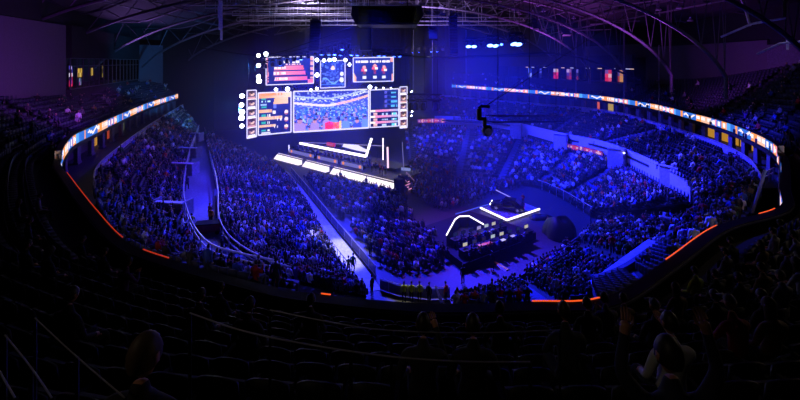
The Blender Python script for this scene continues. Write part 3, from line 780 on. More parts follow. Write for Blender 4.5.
# ------------------------------------------------------------------ burst lights around the screens
def blinder(px, py, r, label, off=1.9, group=None):
    p = scp(px, py, off); root = thing('blinder_light', label, 'stage light', p, math.atan2(SCN.y, SCN.x)+math.pi/2, group)
    mb = MB(); mb.box((0, .22, 0), (r*2.5, .3, r*2.5)); mb.build('lamp_housing', black_metal, root)
    mb = MB()
    Mx = Matrix.Translation((0, .06, 0)) @ Matrix.Rotation(math.pi/2, 4, 'X'); mb.lathe([(r*.55, -.02), (r, .02), (r*.96, .12), (r*.6, .19)], 14, Mx); mb.build('lens', blinder_lens, root)
    mb = MB(); mb.tube([(-r*1.4, .22, 0), (-r*1.4, .22, r*1.7), (r*1.4, .22, r*1.7), (r*1.4, .22, 0)], .05, 4); mb.build('yoke', black_metal, root)
blinder_lens = emit('blinder_lens', '#dfeaff', 14, True)
for x, y, r in ((242,96,.42),(241.5,105,.42),(242,112,.5),(241.5,118,.5),(242,126,.38)):
    blinder(x, y, r, 'burst light in the column outside the portrait strip, shining white', group='burst lights in the outer column')
for x, y, r in ((258.5,55.5,.36),(266,54,.42),(258.5,65.5,.38),(258.5,76.5,.38),(259,81,.46)):
    blinder(x, y, r, 'white burst light beside the hanging screen of slanting pink bars', group='burst lights beside the pink bar screen')
for x, y, r in ((317,60,.38),(324,60.5,.34),(329.5,60,.34),(334.5,59.5,.38),(345.5,60,.34),(349.5,64.5,.32),(317,75,.42)):
    blinder(x, y, r, 'white burst light around the small blue hanging screen', 2.3, 'burst lights around the small blue screen')
for x, y, r in ((276,89.5,.34),(287.5,89,.4),(311,90,.26),(317,88.5,.28)):
    blinder(x, y, r, 'white burst light along the top of the orange statistics screen and its neighbour', group='burst lights over the lower screens')
blinder(370, 87, .42, 'single bright burst light above the joint of the big picture and the pink statistics screen')
for x in (376, 383.5, 391): blinder(x, 88, .17, 'small bluish lamp on top of the pink and teal statistics screen', group='small lamps over the pink and teal screen')
# ================================================================== stage
F0, F1 = P(276,153.5,1.3), P(393,182.3,1.3); SU = (F1-F0); SLEN = SU.length; SU.normalize()
SV = Vector((-SU.y, SU.x, 0)); SV = SV if SV.y > 0 else -SV
def st(u, v, z): return Vector((F0.x, F0.y, 0))+SU*u+SV*v+Vector((0, 0, z))
def stpix(px, py, v):
    """(u,z) of the vertical plane at depth v of the stage under a pixel"""
    a = (px-400)/FPX; b = st(0, v, 0); s = (a*b.y-b.x)/(SU.x-a*SU.y); q = b+SU*s
    return s, CAMZ-(py-HOR)/FPX*q.y
SROT = math.atan2(SU.y, SU.x)
stage = thing('stage', 'low angled black stage with a glowing white front apron', 'stage', st(0, 0, 0), SROT)
def sl(u, v, z): return (u, v, z)
mb = MB(); mb.box((SLEN/2, 4.6, .63), (SLEN, 8.6, 1.26)); mb.build('stage_deck', mat('stage_deck', '#0c0c12', .4), stage)
us = [0.]
for px, py in ((302.5,164.5),(330,171.5)):
    us.append(stpix(px, py, 0)[0])
us.append(SLEN); gap = .55
for a, b in zip(us, us[1:]):
    a2, b2 = a+(gap if a > 0 else 0), b-(gap if b < SLEN else 0); mb = MB()
    q = [(a2, -.6, .3), (b2, -.6, .3), (b2, .55, 1.32), (a2, .55, 1.32)]
    mb.quad(*q); mb.quad((a2, -.6, .3), (a2, .55, 1.32), (a2, .55, .3), (a2, .4, .3)); mb.quad((b2, -.6, .3), (b2, .4, .3), (b2, .55, .3), (b2, .55, 1.32))
    mb.build('glowing_apron_panel', white_panel, stage)
mb = MB(); mb.box((SLEN/2+1, 6.9, 1.5), (SLEN-9, 3.8, .5)); mb.build('rear_riser', mat('stage_deck', '#0c0c12', .4), stage)
# tilted LED bars behind the desks: each bar is its own thing
def bar(p, q, r, label, m=white_led, posts=True):
    o = Vector(p); root = thing('led_bar', label, 'LED bar', st(*p), SROT)
    mb = MB(); mb.box((0, 0, 0), (.01, .01, .01)) if False else None
    d = Vector(q)-o; mb.tube([(0, 0, 0), d], r, 6); mb.build('glowing_tube', m, root)
    if posts:
        mb = MB()
        for f in (.08, .5, .92):
            c = d*f
            if (o+c).z > 1.7: mb.tube([c-Vector((0, 0, r)), Vector((c.x, c.y, 1.2-o.z))], .05, 4)
        mb.build('stand_pole', black_metal, root)
def bp(x, y, v): u, z = stpix(x, y, v); return (u, v, z)
bar(bp(300,143.3,7), bp(366,156.3,5), .26, 'long glowing white bar slanting over the player desks')
bar(bp(366,156.5,4.2), bp(371.5,138.5,4.2), .22, 'leaning glowing white bar at the end of the player desks')
bar(bp(383,160,6.5), bp(383,138,6.5), .09, 'thin upright white light post behind the leaning bar', posts=False)
bar(bp(388,168,4), bp(387.5,147,4), .16, 'pinkish glowing upright post at the end of the stage', emit('pink_led', '#ffd0e8', 1.4), posts=False)
bar(bp(289,152,4), bp(289,145,4), .09, 'short upright white post at the far corner of the stage', posts=False)
bar(bp(385,146,8.5), bp(303,142.3,8.5), .06, 'thin dim bar along the back of the stage', emit('dim_led_bar', '#b8a8e8', .8))
# angular lit wedge and a red prop behind
u0, z0 = stpix(354, 151, 7.6); mb = MB()
w = [(-3.4, .1), (-2.9, .75), (.4, .95), (3.0, .25), (3.2, -.1), (.5, -.1)]
root = thing('backdrop_wedge', 'white angular lit wedge standing behind the player desks', 'stage set', st(u0, 7.6, max(z0, 1.75)), SROT)
for i in (0,):
    n = len(w); v0 = [(x, 0, z+.3) for x, z in w]; v1 = [(x*.9, .8, z*.8+.3) for x, z in w]
    mb.v = v0+v1; mb.f = [tuple(range(n)), tuple(reversed(range(n, 2*n)))]+[(k, n+k, n+(k+1) % n, (k+1) % n) for k in range(n)]; mb.m = [0]*len(mb.f); mb.c = [None]*len(mb.f)
mb.build('lit_wedge', emit('wedge_glow', '#eee8ff', 1.1), root)
mb = MB(); mb.box((0, .5, -.1), (5, .5, .5)); mb.build('plinth', black_metal, root)
u0, z0 = stpix(331, 148.5, 7.6); root = thing('trophy_plinth', 'red lit prop block on the rear of the stage', 'stage prop', st(u0, 7.6, 1.75), SROT)
mb = MB(); mb.box((0, 0, .45), (2.6, .6, .9)); mb.build('plinth', black_metal, root)
mb = MB(); mb.box((0, 0, 1.25), (2.2, .5, .7)); mb.tube([(-1.2, 0, .92), (1.2, 0, .92)], .08, 5); mb.build('red_block', emit('prop_red', '#d0303a', .7), root)
# player desks with monitors, chairs
desk_front = mat('desk_front', '#c9c6dc', .5)
def desk(x0, y0, x1, y1, label, n):
    ua, ub = stpix(x0, y0, 2.3)[0], stpix(x1, y1, 2.3)[0]; L = ub-ua
    root = thing('player_desk', label, 'desk', st(ua, 2.3, 1.27), SROT)
    mb = MB(); mb.box((L/2, .35, .74), (L, .8, .05)); mb.build('desk_top', black_metal, root)
    mb = MB(); mb.box((L/2, -.03, .38), (L-.1, .05, .66)); mb.build('front_panel', emit('desk_panel_lit', '#8f8ad8', .55), root)
    for c in (.12, .88):
        mb = MB(); mb.lathe([(.001, -.02), (.3, -.02), (.3, .02), (.001, .02)], 12, Matrix.Translation((L*c, -.09, .42)) @ Matrix.Rotation(math.pi/2, 4, 'X')); mb.build('round_badge', emit('orange_badge', '#f08a3a', 1.), root)
    for c in (.05, L-.05):
        mb = MB(); mb.box((c, .35, .36), (.06, .7, .72)); mb.build('leg', black_metal, root)
    return ua, L
def monitor(p, label, group):
    root = thing('monitor', label, 'monitor', p, SROT, group)
    mb = MB(); mb.box((0, 0, .36), (.62, .05, .38)); mb.build('screen_shell', black_metal, root)
    mb = MB(); mb.quad((.29, .03, .19), (-.29, .03, .19), (-.29, .03, .53), (.29, .03, .53)); mb.build('display', emit('monitor_glow', '#6f8ad8', 1.), root)
    mb = MB(); mb.box((0, 0, .1), (.06, .05, .2)); mb.box((0, 0, .01), (.26, .2, .02)); mb.build('stand', black_metal, root)
DESKS = []
for (a, lb) in (((289,150,314,157), 'player desk nearest the far corner of the stage, lit front with orange badges'),
                ((317,158,338,164), 'middle player desk on the stage, lit front with orange badges'),
                ((341,165,363,171), 'player desk nearest the leaning white bar, lit front with orange badges')):
    ua, L = desk(*a, lb, 5); DESKS.append((ua, L))
# ================================================================== people
def pose_joints(pose):
    """joints (x right, y forward, z up; metres) and bones; origin on the ground under the hips"""
    J = {}; Bn = []
    def j(n, p, r): J[n] = (Vector(p), r)
    def b(a, c, t): Bn.append((a, c, t))
    seated = pose.startswith('sit')
    if seated:
        lean = .10 if pose in ('sit_lean', 'sit_clap') else .0
        j('pel', (0, 0, .55), .15); j('waist', (0, -.02+lean*.5, .74), .135); j('chest', (0, -.04+lean, .97), .155); j('neck', (0, -.02+lean*1.3, 1.15), .058); j('nape', (0, lean*1.4, 1.23), .055)
        for s, n in ((-1, 'l'), (1, 'r')):
            j('hip'+n, (.1*s, .06, .53), .095); j('knee'+n, (.13*s, .44, .54), .068); j('shin'+n, (.13*s, .45, .3), .058); j('ank'+n, (.13*s, .43, .09), .045); j('toe'+n, (.14*s, .6, .05), .042)
    else:
        st_ = .14 if pose == 'walk' else 0.
        j('pel', (0, 0, .95), .15); j('waist', (0, 0, 1.12), .13); j('chest', (0, .01, 1.34), .155); j('neck', (0, .0, 1.51), .056); j('nape', (0, .02, 1.58), .054)
        for s, n in ((-1, 'l'), (1, 'r')):
            j('hip'+n, (.1*s, 0, .88), .1); j('knee'+n, (.11*s, .03+st_*s, .5), .066); j('shin'+n, (.11*s, st_*s*.9, .3), .056); j('ank'+n, (.11*s, st_*s*1.3-.02, .09), .043); j('toe'+n, (.13*s, st_*s*1.3+.15, .05), .04)
    c = J['chest'][0]
    for s, n in ((-1, 'l'), (1, 'r')):
        sh = c+Vector((.2*s, 0, .08)); j('sho'+n, sh, .07)
        if pose == 'sit_lap': el, ha = sh+Vector((.07*s, .06, -.3)), sh+Vector((-.02*s, .3, -.42))
        elif pose == 'sit_lean': el, ha = sh+Vector((.06*s, .12, -.27)), sh+Vector((-.06*s, .36, -.36))
        elif pose == 'sit_clap': el, ha = sh+Vector((.08*s, .14, -.24)), sh+Vector((-.15*s, .36, -.08))
        elif pose == 'sit_cheer': el, ha = sh+Vector((.14*s, .06, .18)), sh+Vector((.08*s, .1, .45))
        elif pose == 'sit_phone': el, ha = (sh+Vector((.06*s, .16, -.2)), sh+Vector((-.06*s, .38, .1))) if s > 0 else (sh+Vector((.07*s, .06, -.3)), sh+Vector((-.02*s, .3, -.42)))
        elif pose == 'sit_type': el, ha = sh+Vector((.05*s, .08, -.27)), sh+Vector((-.05*s, .4, -.27))
        elif pose == 'walk': el, ha = sh+Vector((.05*s, -.08*s-.02, -.29)), sh+Vector((.03*s, -.2*s+.12, -.5))
        elif pose == 'stand_cross': el, ha = sh+Vector((.07*s, .06, -.28)), sh+Vector((-.2*s, .2, -.22))
        else: el, ha = sh+Vector((.06*s, -.03, -.3)), sh+Vector((.05*s, .05, -.56))
        wr = el.lerp(ha, .86); j('elb'+n, el, .048); j('wri'+n, wr, .034); j('hand'+n, ha+(ha-el).normalized()*.05, .042)
    b('pel','waist','shirt'); b('waist','chest','shirt'); b('chest','neck','shirt'); b('neck','nape','skin')
    for n in 'lr':
        b('pel','hip'+n,'trousers'); b('hip'+n,'knee'+n,'trousers'); b('knee'+n,'shin'+n,'trousers'); b('shin'+n,'ank'+n,'trousers'); b('ank'+n,'toe'+n,'shoe')
        b('chest','sho'+n,'shirt'); b('sho'+n,'elb'+n,'shirt'); b('elb'+n,'wri'+n,'shirt'); b('wri'+n,'hand'+n,'skin')
    return J, Bn
MIDX = {'shirt': 0, 'skin': 1, 'hair': 2, 'trousers': 3, 'shoe': 4}
def head_geo(mb, at, tilt=0., detail=True, hair=True, long_hair=False):
    n, rings = (12, 9) if detail else (6, 4)
    M = Matrix.Translation(at) @ Matrix.Rotation(-tilt, 4, 'X')
    def sk(k, q, grow=1.0):
        ph = math.pi*k/rings; z = math.cos(ph); r = math.sin(ph)
        x, y = r*math.cos(q)*.075*grow, r*math.sin(q)*.096*grow
        zz = z*.118*grow
        if zz < -.03 and y > 0: y *= .92; x *= .86     # jaw
        if zz < -.03 and y < 0: y *= .78
        return Vector((x, y, zz))
    def shell(mi, grow, pred):
        base = len(mb.v)
        for k in range(rings+1):
            for jn in range(n): mb.v.append(tuple(M @ sk(k, 2*math.pi*jn/n, grow)))
        for k in range(rings):
            for jn in range(n):
                c = (sk(k+.5, 2*math.pi*(jn+.5)/n))
                if pred is None or pred(c):
                    mb.f.append((base+k*n+jn, base+(k+1)*n+jn, base+(k+1)*n+(jn+1) % n, base+k*n+(jn+1) % n)); mb.m.append(mi); mb.c.append(None)
    shell(1, 1., None)
    if hair: shell(2, 1.1, lambda c: c.z > .062 or (c.y < -.005 and c.z > (-.13 if long_hair else -.06)) or (c.y < .03 and c.z > .03))
    if detail:
        i = len(mb.v)                                   # nose, brow to tip
        for p in ((-.009,.09,.022),(.009,.09,.022),(.016,.092,-.028),(0,.116,-.022),(-.016,.092,-.028)): mb.v.append(tuple(M @ Vector(p)))
        for f in ((0,1,3),(1,2,3),(0,3,4),(2,4,3)): mb.f.append(tuple(i+q for q in f)); mb.m.append(1); mb.c.append(None)
        for s in (-1, 1):                               # ears, eyes, mouth corner
            mb.box(None, (.014,.035,.05), M=M @ Matrix.Translation((.077*s,-.004,-.005)), mi=1)
            mb.box(None, (.022,.008,.009), M=M @ Matrix.Translation((.03*s,.088,.012)), mi=4)
        mb.box(None, (.04,.008,.007), M=M @ Matrix.Translation((0,.089,-.056)), mi=4)
def body_mesh(pose, sub, detail, hair=True, fingers=False, long_hair=False, tris=False):
    J, Bn = pose_joints(pose)
    names = list(J); idx = {n: k for k, n in enumerate(names)}
    me = bpy.data.meshes.new('tmp'); verts = [tuple(J[n][0]) for n in names]; edges = [(idx[a], idx[c]) for a, c, t in Bn]; rad = [J[n][1] for n in names]
    tags_ = {n: None for n in names}
    fing = []
    if fingers:
        for n, s in (('l', -1), ('r', 1)):
            w, h = J['wri'+n][0], J['hand'+n][0]; d = (h-w).normalized(); side = Vector((1, 0, 0)) if abs(d.x) < .8 else Vector((0, 1, 0))
            side = (side-d*side.dot(d)).normalized(); nrm = d.cross(side)
            if nrm.z > 0: nrm = -nrm
            for k, (o_, L) in enumerate(((-.03, .065), (-.01, .078), (.011, .074), (.03, .058))):
                fing.append([h+side*o_, h+side*o_+d*L*.55+nrm*.008, h+side*o_+d*L+nrm*.03])
            fing.append([w.lerp(h, .45)-side*s*.025, h-side*s*.052+d*.0, h-side*s*.05+d*.035+nrm*.012])
    me.from_pydata(verts, edges, [])
    o = bpy.data.objects.new('tmp', me); COL.objects.link(o)
    bm = bmesh.new(); bm.from_mesh(me); bm.verts.ensure_lookup_table(); L = bm.verts.layers.skin.verify()
    for v, r in zip(bm.verts, rad): v[L].radius = (r, r*.82 if r > .12 else r)
    bm.verts[idx['pel']][L].use_root = True
    bm.to_mesh(me); bm.free()
    md = o.modifiers.new('s', 'SKIN'); md.use_smooth_shade = True
    if sub: m2 = o.modifiers.new('u', 'SUBSURF'); m2.levels = sub; m2.render_levels = sub
    dg = bpy.context.evaluated_depsgraph_get(); dg.update()
    ev = bpy.data.meshes.new_from_object(o.evaluated_get(dg))
    mb = MB(); mb.v = [tuple(v.co) for v in ev.vertices]
    segs = [(J[a][0], J[c][0], t, J[a][1]*.5+J[c][1]*.5) for a, c, t in Bn]
    for p in ev.polygons:
        c = p.center; best = None
        for a, d, t, r in segs:
            ab = d-a; q = max(0, min(1, (c-a).dot(ab)/ab.length_squared)); dist = (c-(a+ab*q)).length/r
            if best is None or dist < best[0]: best = (dist, t)
        mb.f.append(tuple(p.vertices)); mb.m.append(MIDX[best[1]]); mb.c.append(None)
    bpy.data.objects.remove(o); bpy.data.meshes.remove(ev); bpy.data.meshes.remove(me)
    for ch in fing: mb.tube(ch, [.0095, .0088, .0066], 5, 1)
    nb = len(mb.f)
    nape = J['nape'][0]; head_geo(mb, nape+Vector((0, .025, .11)), .12 if pose in ('sit_type', 'sit_lean') else 0, detail, hair, long_hair)
    return mb, nape+Vector((0, .025, .11))
def to_mesh(mb, name, mats, smooth=True):
    me = bpy.data.meshes.new(name); me.from_pydata(mb.v, [], mb.f)
    for m in mats: me.materials.append(m)
    me.polygons.foreach_set('material_index', mb.m)
    if smooth: me.polygons.foreach_set('use_smooth', [True]*len(mb.f))
    me.update(); return me
PM = [cloth_obj, skin_mat, hair_mat, trouser_mat, shoe_mat]
BODY = {}
def body(pose, near=False):
    k = (pose, near)
    if k not in BODY:
        mb, hp = body_mesh(pose, 1 if not near else 2, True, hair=not near, fingers=near)
        BODY[k] = (to_mesh(mb, 'person_'+pose, PM), hp)
    return BODY[k]
HAIR = {}
def hair_mesh(kind):
    if kind not in HAIR:
        mb = MB(); n, rings = 16, 12
        lo = {'short': -.05, 'long': -.24, 'cap': .03, 'hood': -.12}[kind]; g = {'short': 1.1, 'long': 1.14, 'cap': 1.13, 'hood': 1.26}[kind]
        base = 0; pts = []
        for k in range(rings+1):
            ph = math.pi*.62*k/rings
            for q in range(n):
                a = 2*math.pi*q/n; r = math.sin(ph); x, y, z = r*math.cos(a)*.075*g, r*math.sin(a)*.096*g, math.cos(ph)*.118*g
                if kind in ('long', 'hood') and k > rings*.75 and y < .02: z = z+(lo-z)*((k-rings*.75)/(rings*.25))
                front = max(0, math.sin(a))
                z2 = max(z, .045*front+(-.07 if kind not in ('long', 'hood') else lo)*(1-front)) if kind != 'cap' else max(z, .035)
                wob = 1+.03*math.sin(7*a+3*k) if kind in ('short', 'long') else 1
                mb.v.append((x*wob, y*wob, z2))
        for k in range(rings):
            for q in range(n): mb.f.append((k*n+q, (k+1)*n+q, (k+1)*n+(q+1) % n, k*n+(q+1) % n)); mb.m.append(0); mb.c.append(None)
        if kind == 'cap': mb.box(None, (.13, .1, .012), M=Matrix.Translation((0, .135, .04)))
        HAIR[kind] = mb
    return HAIR[kind]
HM = {}
def person(pose, loc, rz, shirt, label, group=None, near=False, hair='short', hair_m=None, name='person', scale=1., vest=None):
    me, hp = body(pose, near)
    o = bpy.data.objects.new(name, me); COL.objects.link(o)
    o.location = loc; o.rotation_euler = (0, 0, rz); o.scale = (scale,)*3; o.color = (*[lin(c) for c in shirt], 1)
    tag(o, label, 'person', group)
    if near:
        hm = hair_m or hair_mat; key = (hair, hm.name)
        if key not in HM: HM[key] = to_mesh(hair_mesh(hair), 'cap' if hair == 'cap' else 'hood' if hair == 'hood' else 'hair', [hm])
        h = bpy.data.objects.new('cap' if hair == 'cap' else 'hood' if hair == 'hood' else 'hair', HM[key]); COL.objects.link(h); h.parent = o; h.location = hp
    return o
SHIRTS = [('black', (.05,.05,.06), 44), ('dark grey', (.16,.16,.18), 12), ('navy', (.08,.1,.22), 12), ('white', (.8,.8,.82), 14), ('light grey', (.5,.5,.53), 10),
          ('blue', (.16,.28,.62), 10), ('red', (.62,.09,.08), 4), ('orange', (.75,.3,.06), 2), ('yellow', (.7,.6,.1), 1), ('green', (.12,.34,.16), 2), ('purple', (.34,.16,.46), 4), ('tan', (.52,.4,.28), 4)]
def shirt():
    t = R.uniform(0, sum(s[2] for s in SHIRTS))
    for n, c, w in SHIRTS:
        t -= w
        if t <= 0: return n, c
    return SHIRTS[0][:2]
POSE_TXT = {'sit_lap': 'seated', 'sit_clap': 'clapping', 'sit_lean': 'leaning', 'sit_cheer': 'cheering', 'sit_phone': 'filming', 'stand': 'standing', 'walk': 'walking', 'stand_cross': 'standing with crossed arms'}
def rpose(): return R.choices(['sit_lap', 'sit_clap', 'sit_lean', 'sit_cheer', 'sit_phone', 'stand'], [38, 20, 18, 5, 8, 8])[0]
# ------------------------------------------------------------------ collecting the crowd
CROWD = []      # (pos, rz, shirt rgb, pose)
SEATS = []      # (pos, rz)
def fill(S, spacing, occ, skip=(), rows=None, rowf=.62, aisle_w=1.1, seats=True):
    for r in (rows or range(S.n)):
        ln = S.row(r, rowf)
        for p, t, u, d in along(ln, spacing):
            if any(abs(u-a) < aisle_w/max(1, sum((x-y).length for x, y in zip(ln, ln[1:]))) for a in skip): continue
            o_ = occ(u, r) if callable(occ) else occ
            rz = S.facing(u)
            if R.random() < o_:
                n, c = shirt(); yield ('p', p, rz+R.uniform(-.25, .25), n, c, r, u)
            elif seats: SEATS.append((p, rz)); yield ('s', p, rz, None, None, r, u)
def gather(S, spacing, occ, skip=(), **k):
    for kd, p, rz, n, c, r, u in fill(S, spacing, occ, skip, **k):
        if kd == 'p': CROWD.append((p, rz, c, rpose()))
RL_AISLES, LL_AISLES, RN_AISLES = (.03, .3, .48, .66, .84), (.28, .62), (.34, .7)
gather(RL, .62, lambda u, r: 0. if r > 15 and u > .12 else .88, RL_AISLES)
gather(LL, .56, .9, LL_AISLES)
gather(RM, .62, lambda u, r: .30 if u < .55 else .26, (.3, .55, .75))
gather(LM, .6, lambda u, r: .45 if u < .8 else .3, (.2, .45, .7))
gather(RNM, .58, lambda u, r: .06 if u < .45 else .75, (.22, .5))
gather(DR, .7, lambda u, r: .16 if u < .4 else .06, (.2, .4, .6, .8))
gather(DL, .75, .10, (.3, .6))
# aisle stairs of the stands
def stairs(S, u, w, label, m, rows=None):
    root = None; k = int(u*(S.M-1)); mb = MB()
    a0 = S.A[k]; t = (S.A[min(k+1, S.M-1)]-S.A[max(k-1, 0)]).normalized()
    for r in range(S.n):
        for h in (0, 1):
            ln0, ln1 = S.row(r, .5*h)[k], S.row(r, .5*h+.5)[k]
            z = S.A[k].z+(S.B[k].z-S.A[k].z)*(r+h*.5)/S.n+.02
            for L in (0,):
                a, b, c, d = flat(ln0-t*w/2, z), flat(ln0+t*w/2, z), flat(ln1+t*w/2, z), flat(ln1-t*w/2, z)
                mb.quad(a, b, c, d); mb.quad(flat(a, z-.25), flat(b, z-.25), b, a); mb.quad(flat(a, z-.25), a, d, flat(d, z-.25)); mb.quad(flat(b, z-.25), flat(c, z-.25), c, b)
    o = struct(mb, 'stair', m); o['label'] = label; o['category'] = 'stairs'
step_m = mat('pale_steps', '#565370', .8)
for S, us_, w, lb in ((RL, RL_AISLES, 1.1, 'lit aisle steps climbing the crowded lower stand'), (LL, LL_AISLES, 1.0, 'narrow aisle steps through the crowd beside the walkway'), (RN, RN_AISLES, .9, 'aisle steps through the near lower stand'),
                     (RM, (.3, .55, .75), 1., 'aisle steps in the darker rows above the pale wall'), (RNM, (.22, .5), 1., 'aisle steps between the empty blue seats'), (LM, (.2, .45, .7), .9, 'aisle steps in the dim stand')):
    for q, u in enumerate(us_): stairs(S, u, w, lb+(', flight %s from the stage' % ('one', 'two', 'three', 'four', 'five')[q] if len(us_) > 1 else ''), step_m)
# floor crowd, rows parallel to the stage front
def in_poly(x, y, poly):
    c = False; n = len(poly)
    for i in range(n):
        (x1, y1), (x2, y2) = poly[i], poly[i-1]
        if (y1 > y) != (y2 > y) and x < (x2-x1)*(y-y1)/(y2-y1)+x1: c = not c
    return c
def topx(v): return 400+400*v.x/v.y, 62+(20-v.z)*400/v.y
FA = [(302,177),(392,194),(406,206),(412,222),(425,234),(436,243),(451,263),(440,270),(400,276),(383,270),(347,228),(310,190)]
FB = [(409,166),(440,182),(480,184),(528,187),(500,193),(472,205),(444,212),(420,200),(411,190)]
frot = math.atan2(SV.y, SV.x)-math.pi/2
FLOORP = []
for zone, poly in (('A', FA), ('B', FB)):
    v = -1.2 if zone == 'A' else 34.
    while v > -60:
        u = -20.
        while u < 75:
            p = st(u, v, 0); u += .58
            if p.y < 25: continue
            x, y = topx(p)
            if not in_poly(x, y, poly): continue
            if zone == 'A' and abs((y-222)-(x-335)*.05) < 3.2 and x > 335: continue
            if zone == 'A' and abs(x-(392+(y-190)*-.1)) < 2.0 and y < 215: continue
            if R.random() < .88:
                n, c = shirt(); CROWD.append((p+SU*R.uniform(-.06, .06), (frot if zone == 'A' else math.atan2(68-p.y, -10-p.x)-math.pi/2)+R.uniform(-.2, .2), c, rpose() if R.random() < .9 else 'stand'))
            else: SEATS.append((p, frot))
        v -= .95 if zone == 'A' else 1.0
# near lower stand: individuals nearest the camera
cand = []
for kd, p, rz, n, c, r, u in fill(RN, .56, .9, RN_AISLES):
    if kd == 'p': cand.append((p.length, p, rz, n, c, r, u))
def seen_over_rail(p):
    """head clears the lit front rail"""
    x, y = topx(p+Vector((0, 0, 1.0)))
    if not 0 < x < 800: return False
    best = min(rp, key=lambda q: abs(topx(q)[0]-x) if q.y > 3 and (topx(q)[1] > 200) else 1e9)
    return y < topx(flat(best, 12.3))[1]+1
cand.sort(key=lambda q: q[0])
ind = [q for q in cand if seen_over_rail(q[1])]; ind_set = set(id(q) for q in ind[:215])
ROWN = ['front', 'second', 'third', 'fourth', 'fifth', 'sixth', 'seventh', 'eighth', 'ninth', 'tenth', 'eleventh', 'top']
def rn_pos(u): return 'beside the guards in yellow vests' if u < .16 else 'before the first aisle steps' if u < .34 else 'between the two aisle steps' if u < .52 else 'just before the far aisle steps' if u < .7 else 'facing the black mound' if u < .86 else 'at the far end'
for q in cand:
    dist, p, rz, n, c, r, u = q
    if id(q) in ind_set:
        ps = rpose(); lb = '%s spectator in %s, %s row, near stand, %s' % (POSE_TXT[ps], n, ROWN[r], rn_pos(u))
        person(ps, p-Vector((0, 0, 0)), rz, c, lb, lb, name='spectator', scale=R.uniform(.94, 1.05))
    elif True: CROWD.append((p, rz, c, rpose()))
# ------------------------------------------------------------------ one mass of everybody further off
def low_person(pose):
    mb, hp = body_mesh(pose, 0, False, True)
    bm = bmesh.new(); me = to_mesh(mb, 't', PM, False); bm.from_mesh(me); bmesh.ops.triangulate(bm, faces=bm.faces[:]); bm.to_mesh(me); bm.free()
    V = np.array([v.co[:] for v in me.vertices], np.float32); F = np.array([p.vertices[:] for p in me.polygons], np.int32); Mi = np.array([p.material_index for p in me.polygons], np.int32)
    bpy.data.meshes.remove(me); return V, F, Mi
LOW = {}
def mass(name, items, label, cat_, m):
    Vs, Fs, Cs = [], [], []; off = 0
    for p, rz, c, pose in items:
        if pose not in LOW: LOW[pose] = low_person(pose)
        V, F, Mi = LOW[pose]; s = R.uniform(.93, 1.06); ca, sa = math.cos(rz)*s, math.sin(rz)*s
        W = np.empty_like(V); W[:, 0] = V[:, 0]*ca-V[:, 1]*sa+p.x; W[:, 1] = V[:, 0]*sa+V[:, 1]*ca+p.y; W[:, 2] = V[:, 2]*s+p.z
        sk = R.choice([(.48,.28,.2), (.52,.33,.24), (.3,.17,.11), (.45,.27,.19)]); hr = R.choice([(.02,.014,.01), (.03,.02,.014), (.12,.075,.035), (.05,.03,.02)]); tr = R.choice([(.02,.02,.03), (.03,.035,.06), (.05,.05,.055)])
        pal = np.array([[lin(x) for x in c], sk, hr, tr, (.03, .03, .03)], np.float32)
        Vs.append(W); Fs.append(F+off); Cs.append(pal[Mi]); off += len(V)
    V = np.concatenate(Vs); F = np.concatenate(Fs); C = np.concatenate(Cs)
    me = bpy.data.meshes.new(name); me.vertices.add(len(V)); me.vertices.foreach_set('co', V.ravel())
    me.loops.add(F.size); me.loops.foreach_set('vertex_index', F.ravel()); me.polygons.add(len(F)); me.polygons.foreach_set('loop_start', np.arange(0, F.size, 3, dtype=np.int32))
    me.update(calc_edges=True)
    ca = me.color_attributes.new('cloth', 'FLOAT_COLOR', 'FACE' if False else 'CORNER')
    CC = np.ones((len(F), 3, 4), np.float32); CC[:, :, :3] = C[:, None, :]; ca.data.foreach_set('color', CC.ravel())
    me.materials.append(m); o = bpy.data.objects.new(name, me); COL.objects.link(o); tag(o, label, cat_, None, 'stuff'); return o
def clear_of_suites(p):
    if p.z < 10.5: return True
    d = p-S0; u = d.dot(SD); return not (-6 < u < SL+1.5 and -6 < d.dot(SN) < 2.2)
CROWD[:] = [q for q in CROWD if clear_of_suites(q[0])]; SEATS[:] = [q for q in SEATS if clear_of_suites(q[0])]
mass('crowd', CROWD, 'mass of blue lit spectators filling the floor and the stands further off', 'crowd', crowd_mat)
print('CROWD', len(CROWD), 'SEATS', len(SEATS), 'IND', len(ind_set))
# ------------------------------------------------------------------ seats
def seat_parts():
    bk = MB(); n = 10
    for side, y0 in ((0, -.23), (1, -.19)):
        for k in range(n+1):
            a = -1+2*k/n; h = .88-.05*abs(a)**3-.012*a*a
            bk.v += [(a*.245, y0+.03*a*a, .44), (a*.245, y0-.05+.03*a*a, h)]
    for k in range(n):
        i = 2*k; q = 2*(n+1); bk.f += [(i, i+2, i+3, i+1), (q+i, q+i+1, q+i+3, q+i+2), (i+1, i+3, q+i+3, q+i+1), (i, q+i, q+i+2, i+2)]
    q = 2*(n+1); bk.f += [(0, 1, q+1, q), (2*n, q+2*n, q+2*n+1, 2*n+1)]
    bk.m = [0]*len(bk.f); bk.c = [None]*len(bk.f)
    pan = MB(); Mx = Matrix.Translation((0, -.1, .5)) @ Matrix.Rotation(math.radians(72), 4, 'X'); pan.box(None, (.44, .4, .06), M=Mx)
    arm = lambda s: (lambda m: (m.box((.265*s, -.06, .62), (.05, .34, .045)), m)[1])(MB())
    leg = lambda s: (lambda m: (m.box((.265*s, -.14, .32), (.045, .1, .64)), m.box((.265*s, -.1, .015), (.07, .26, .03)), m)[2])(MB())
    return bk, pan, arm, leg
bk, pan, arm, leg = seat_parts()
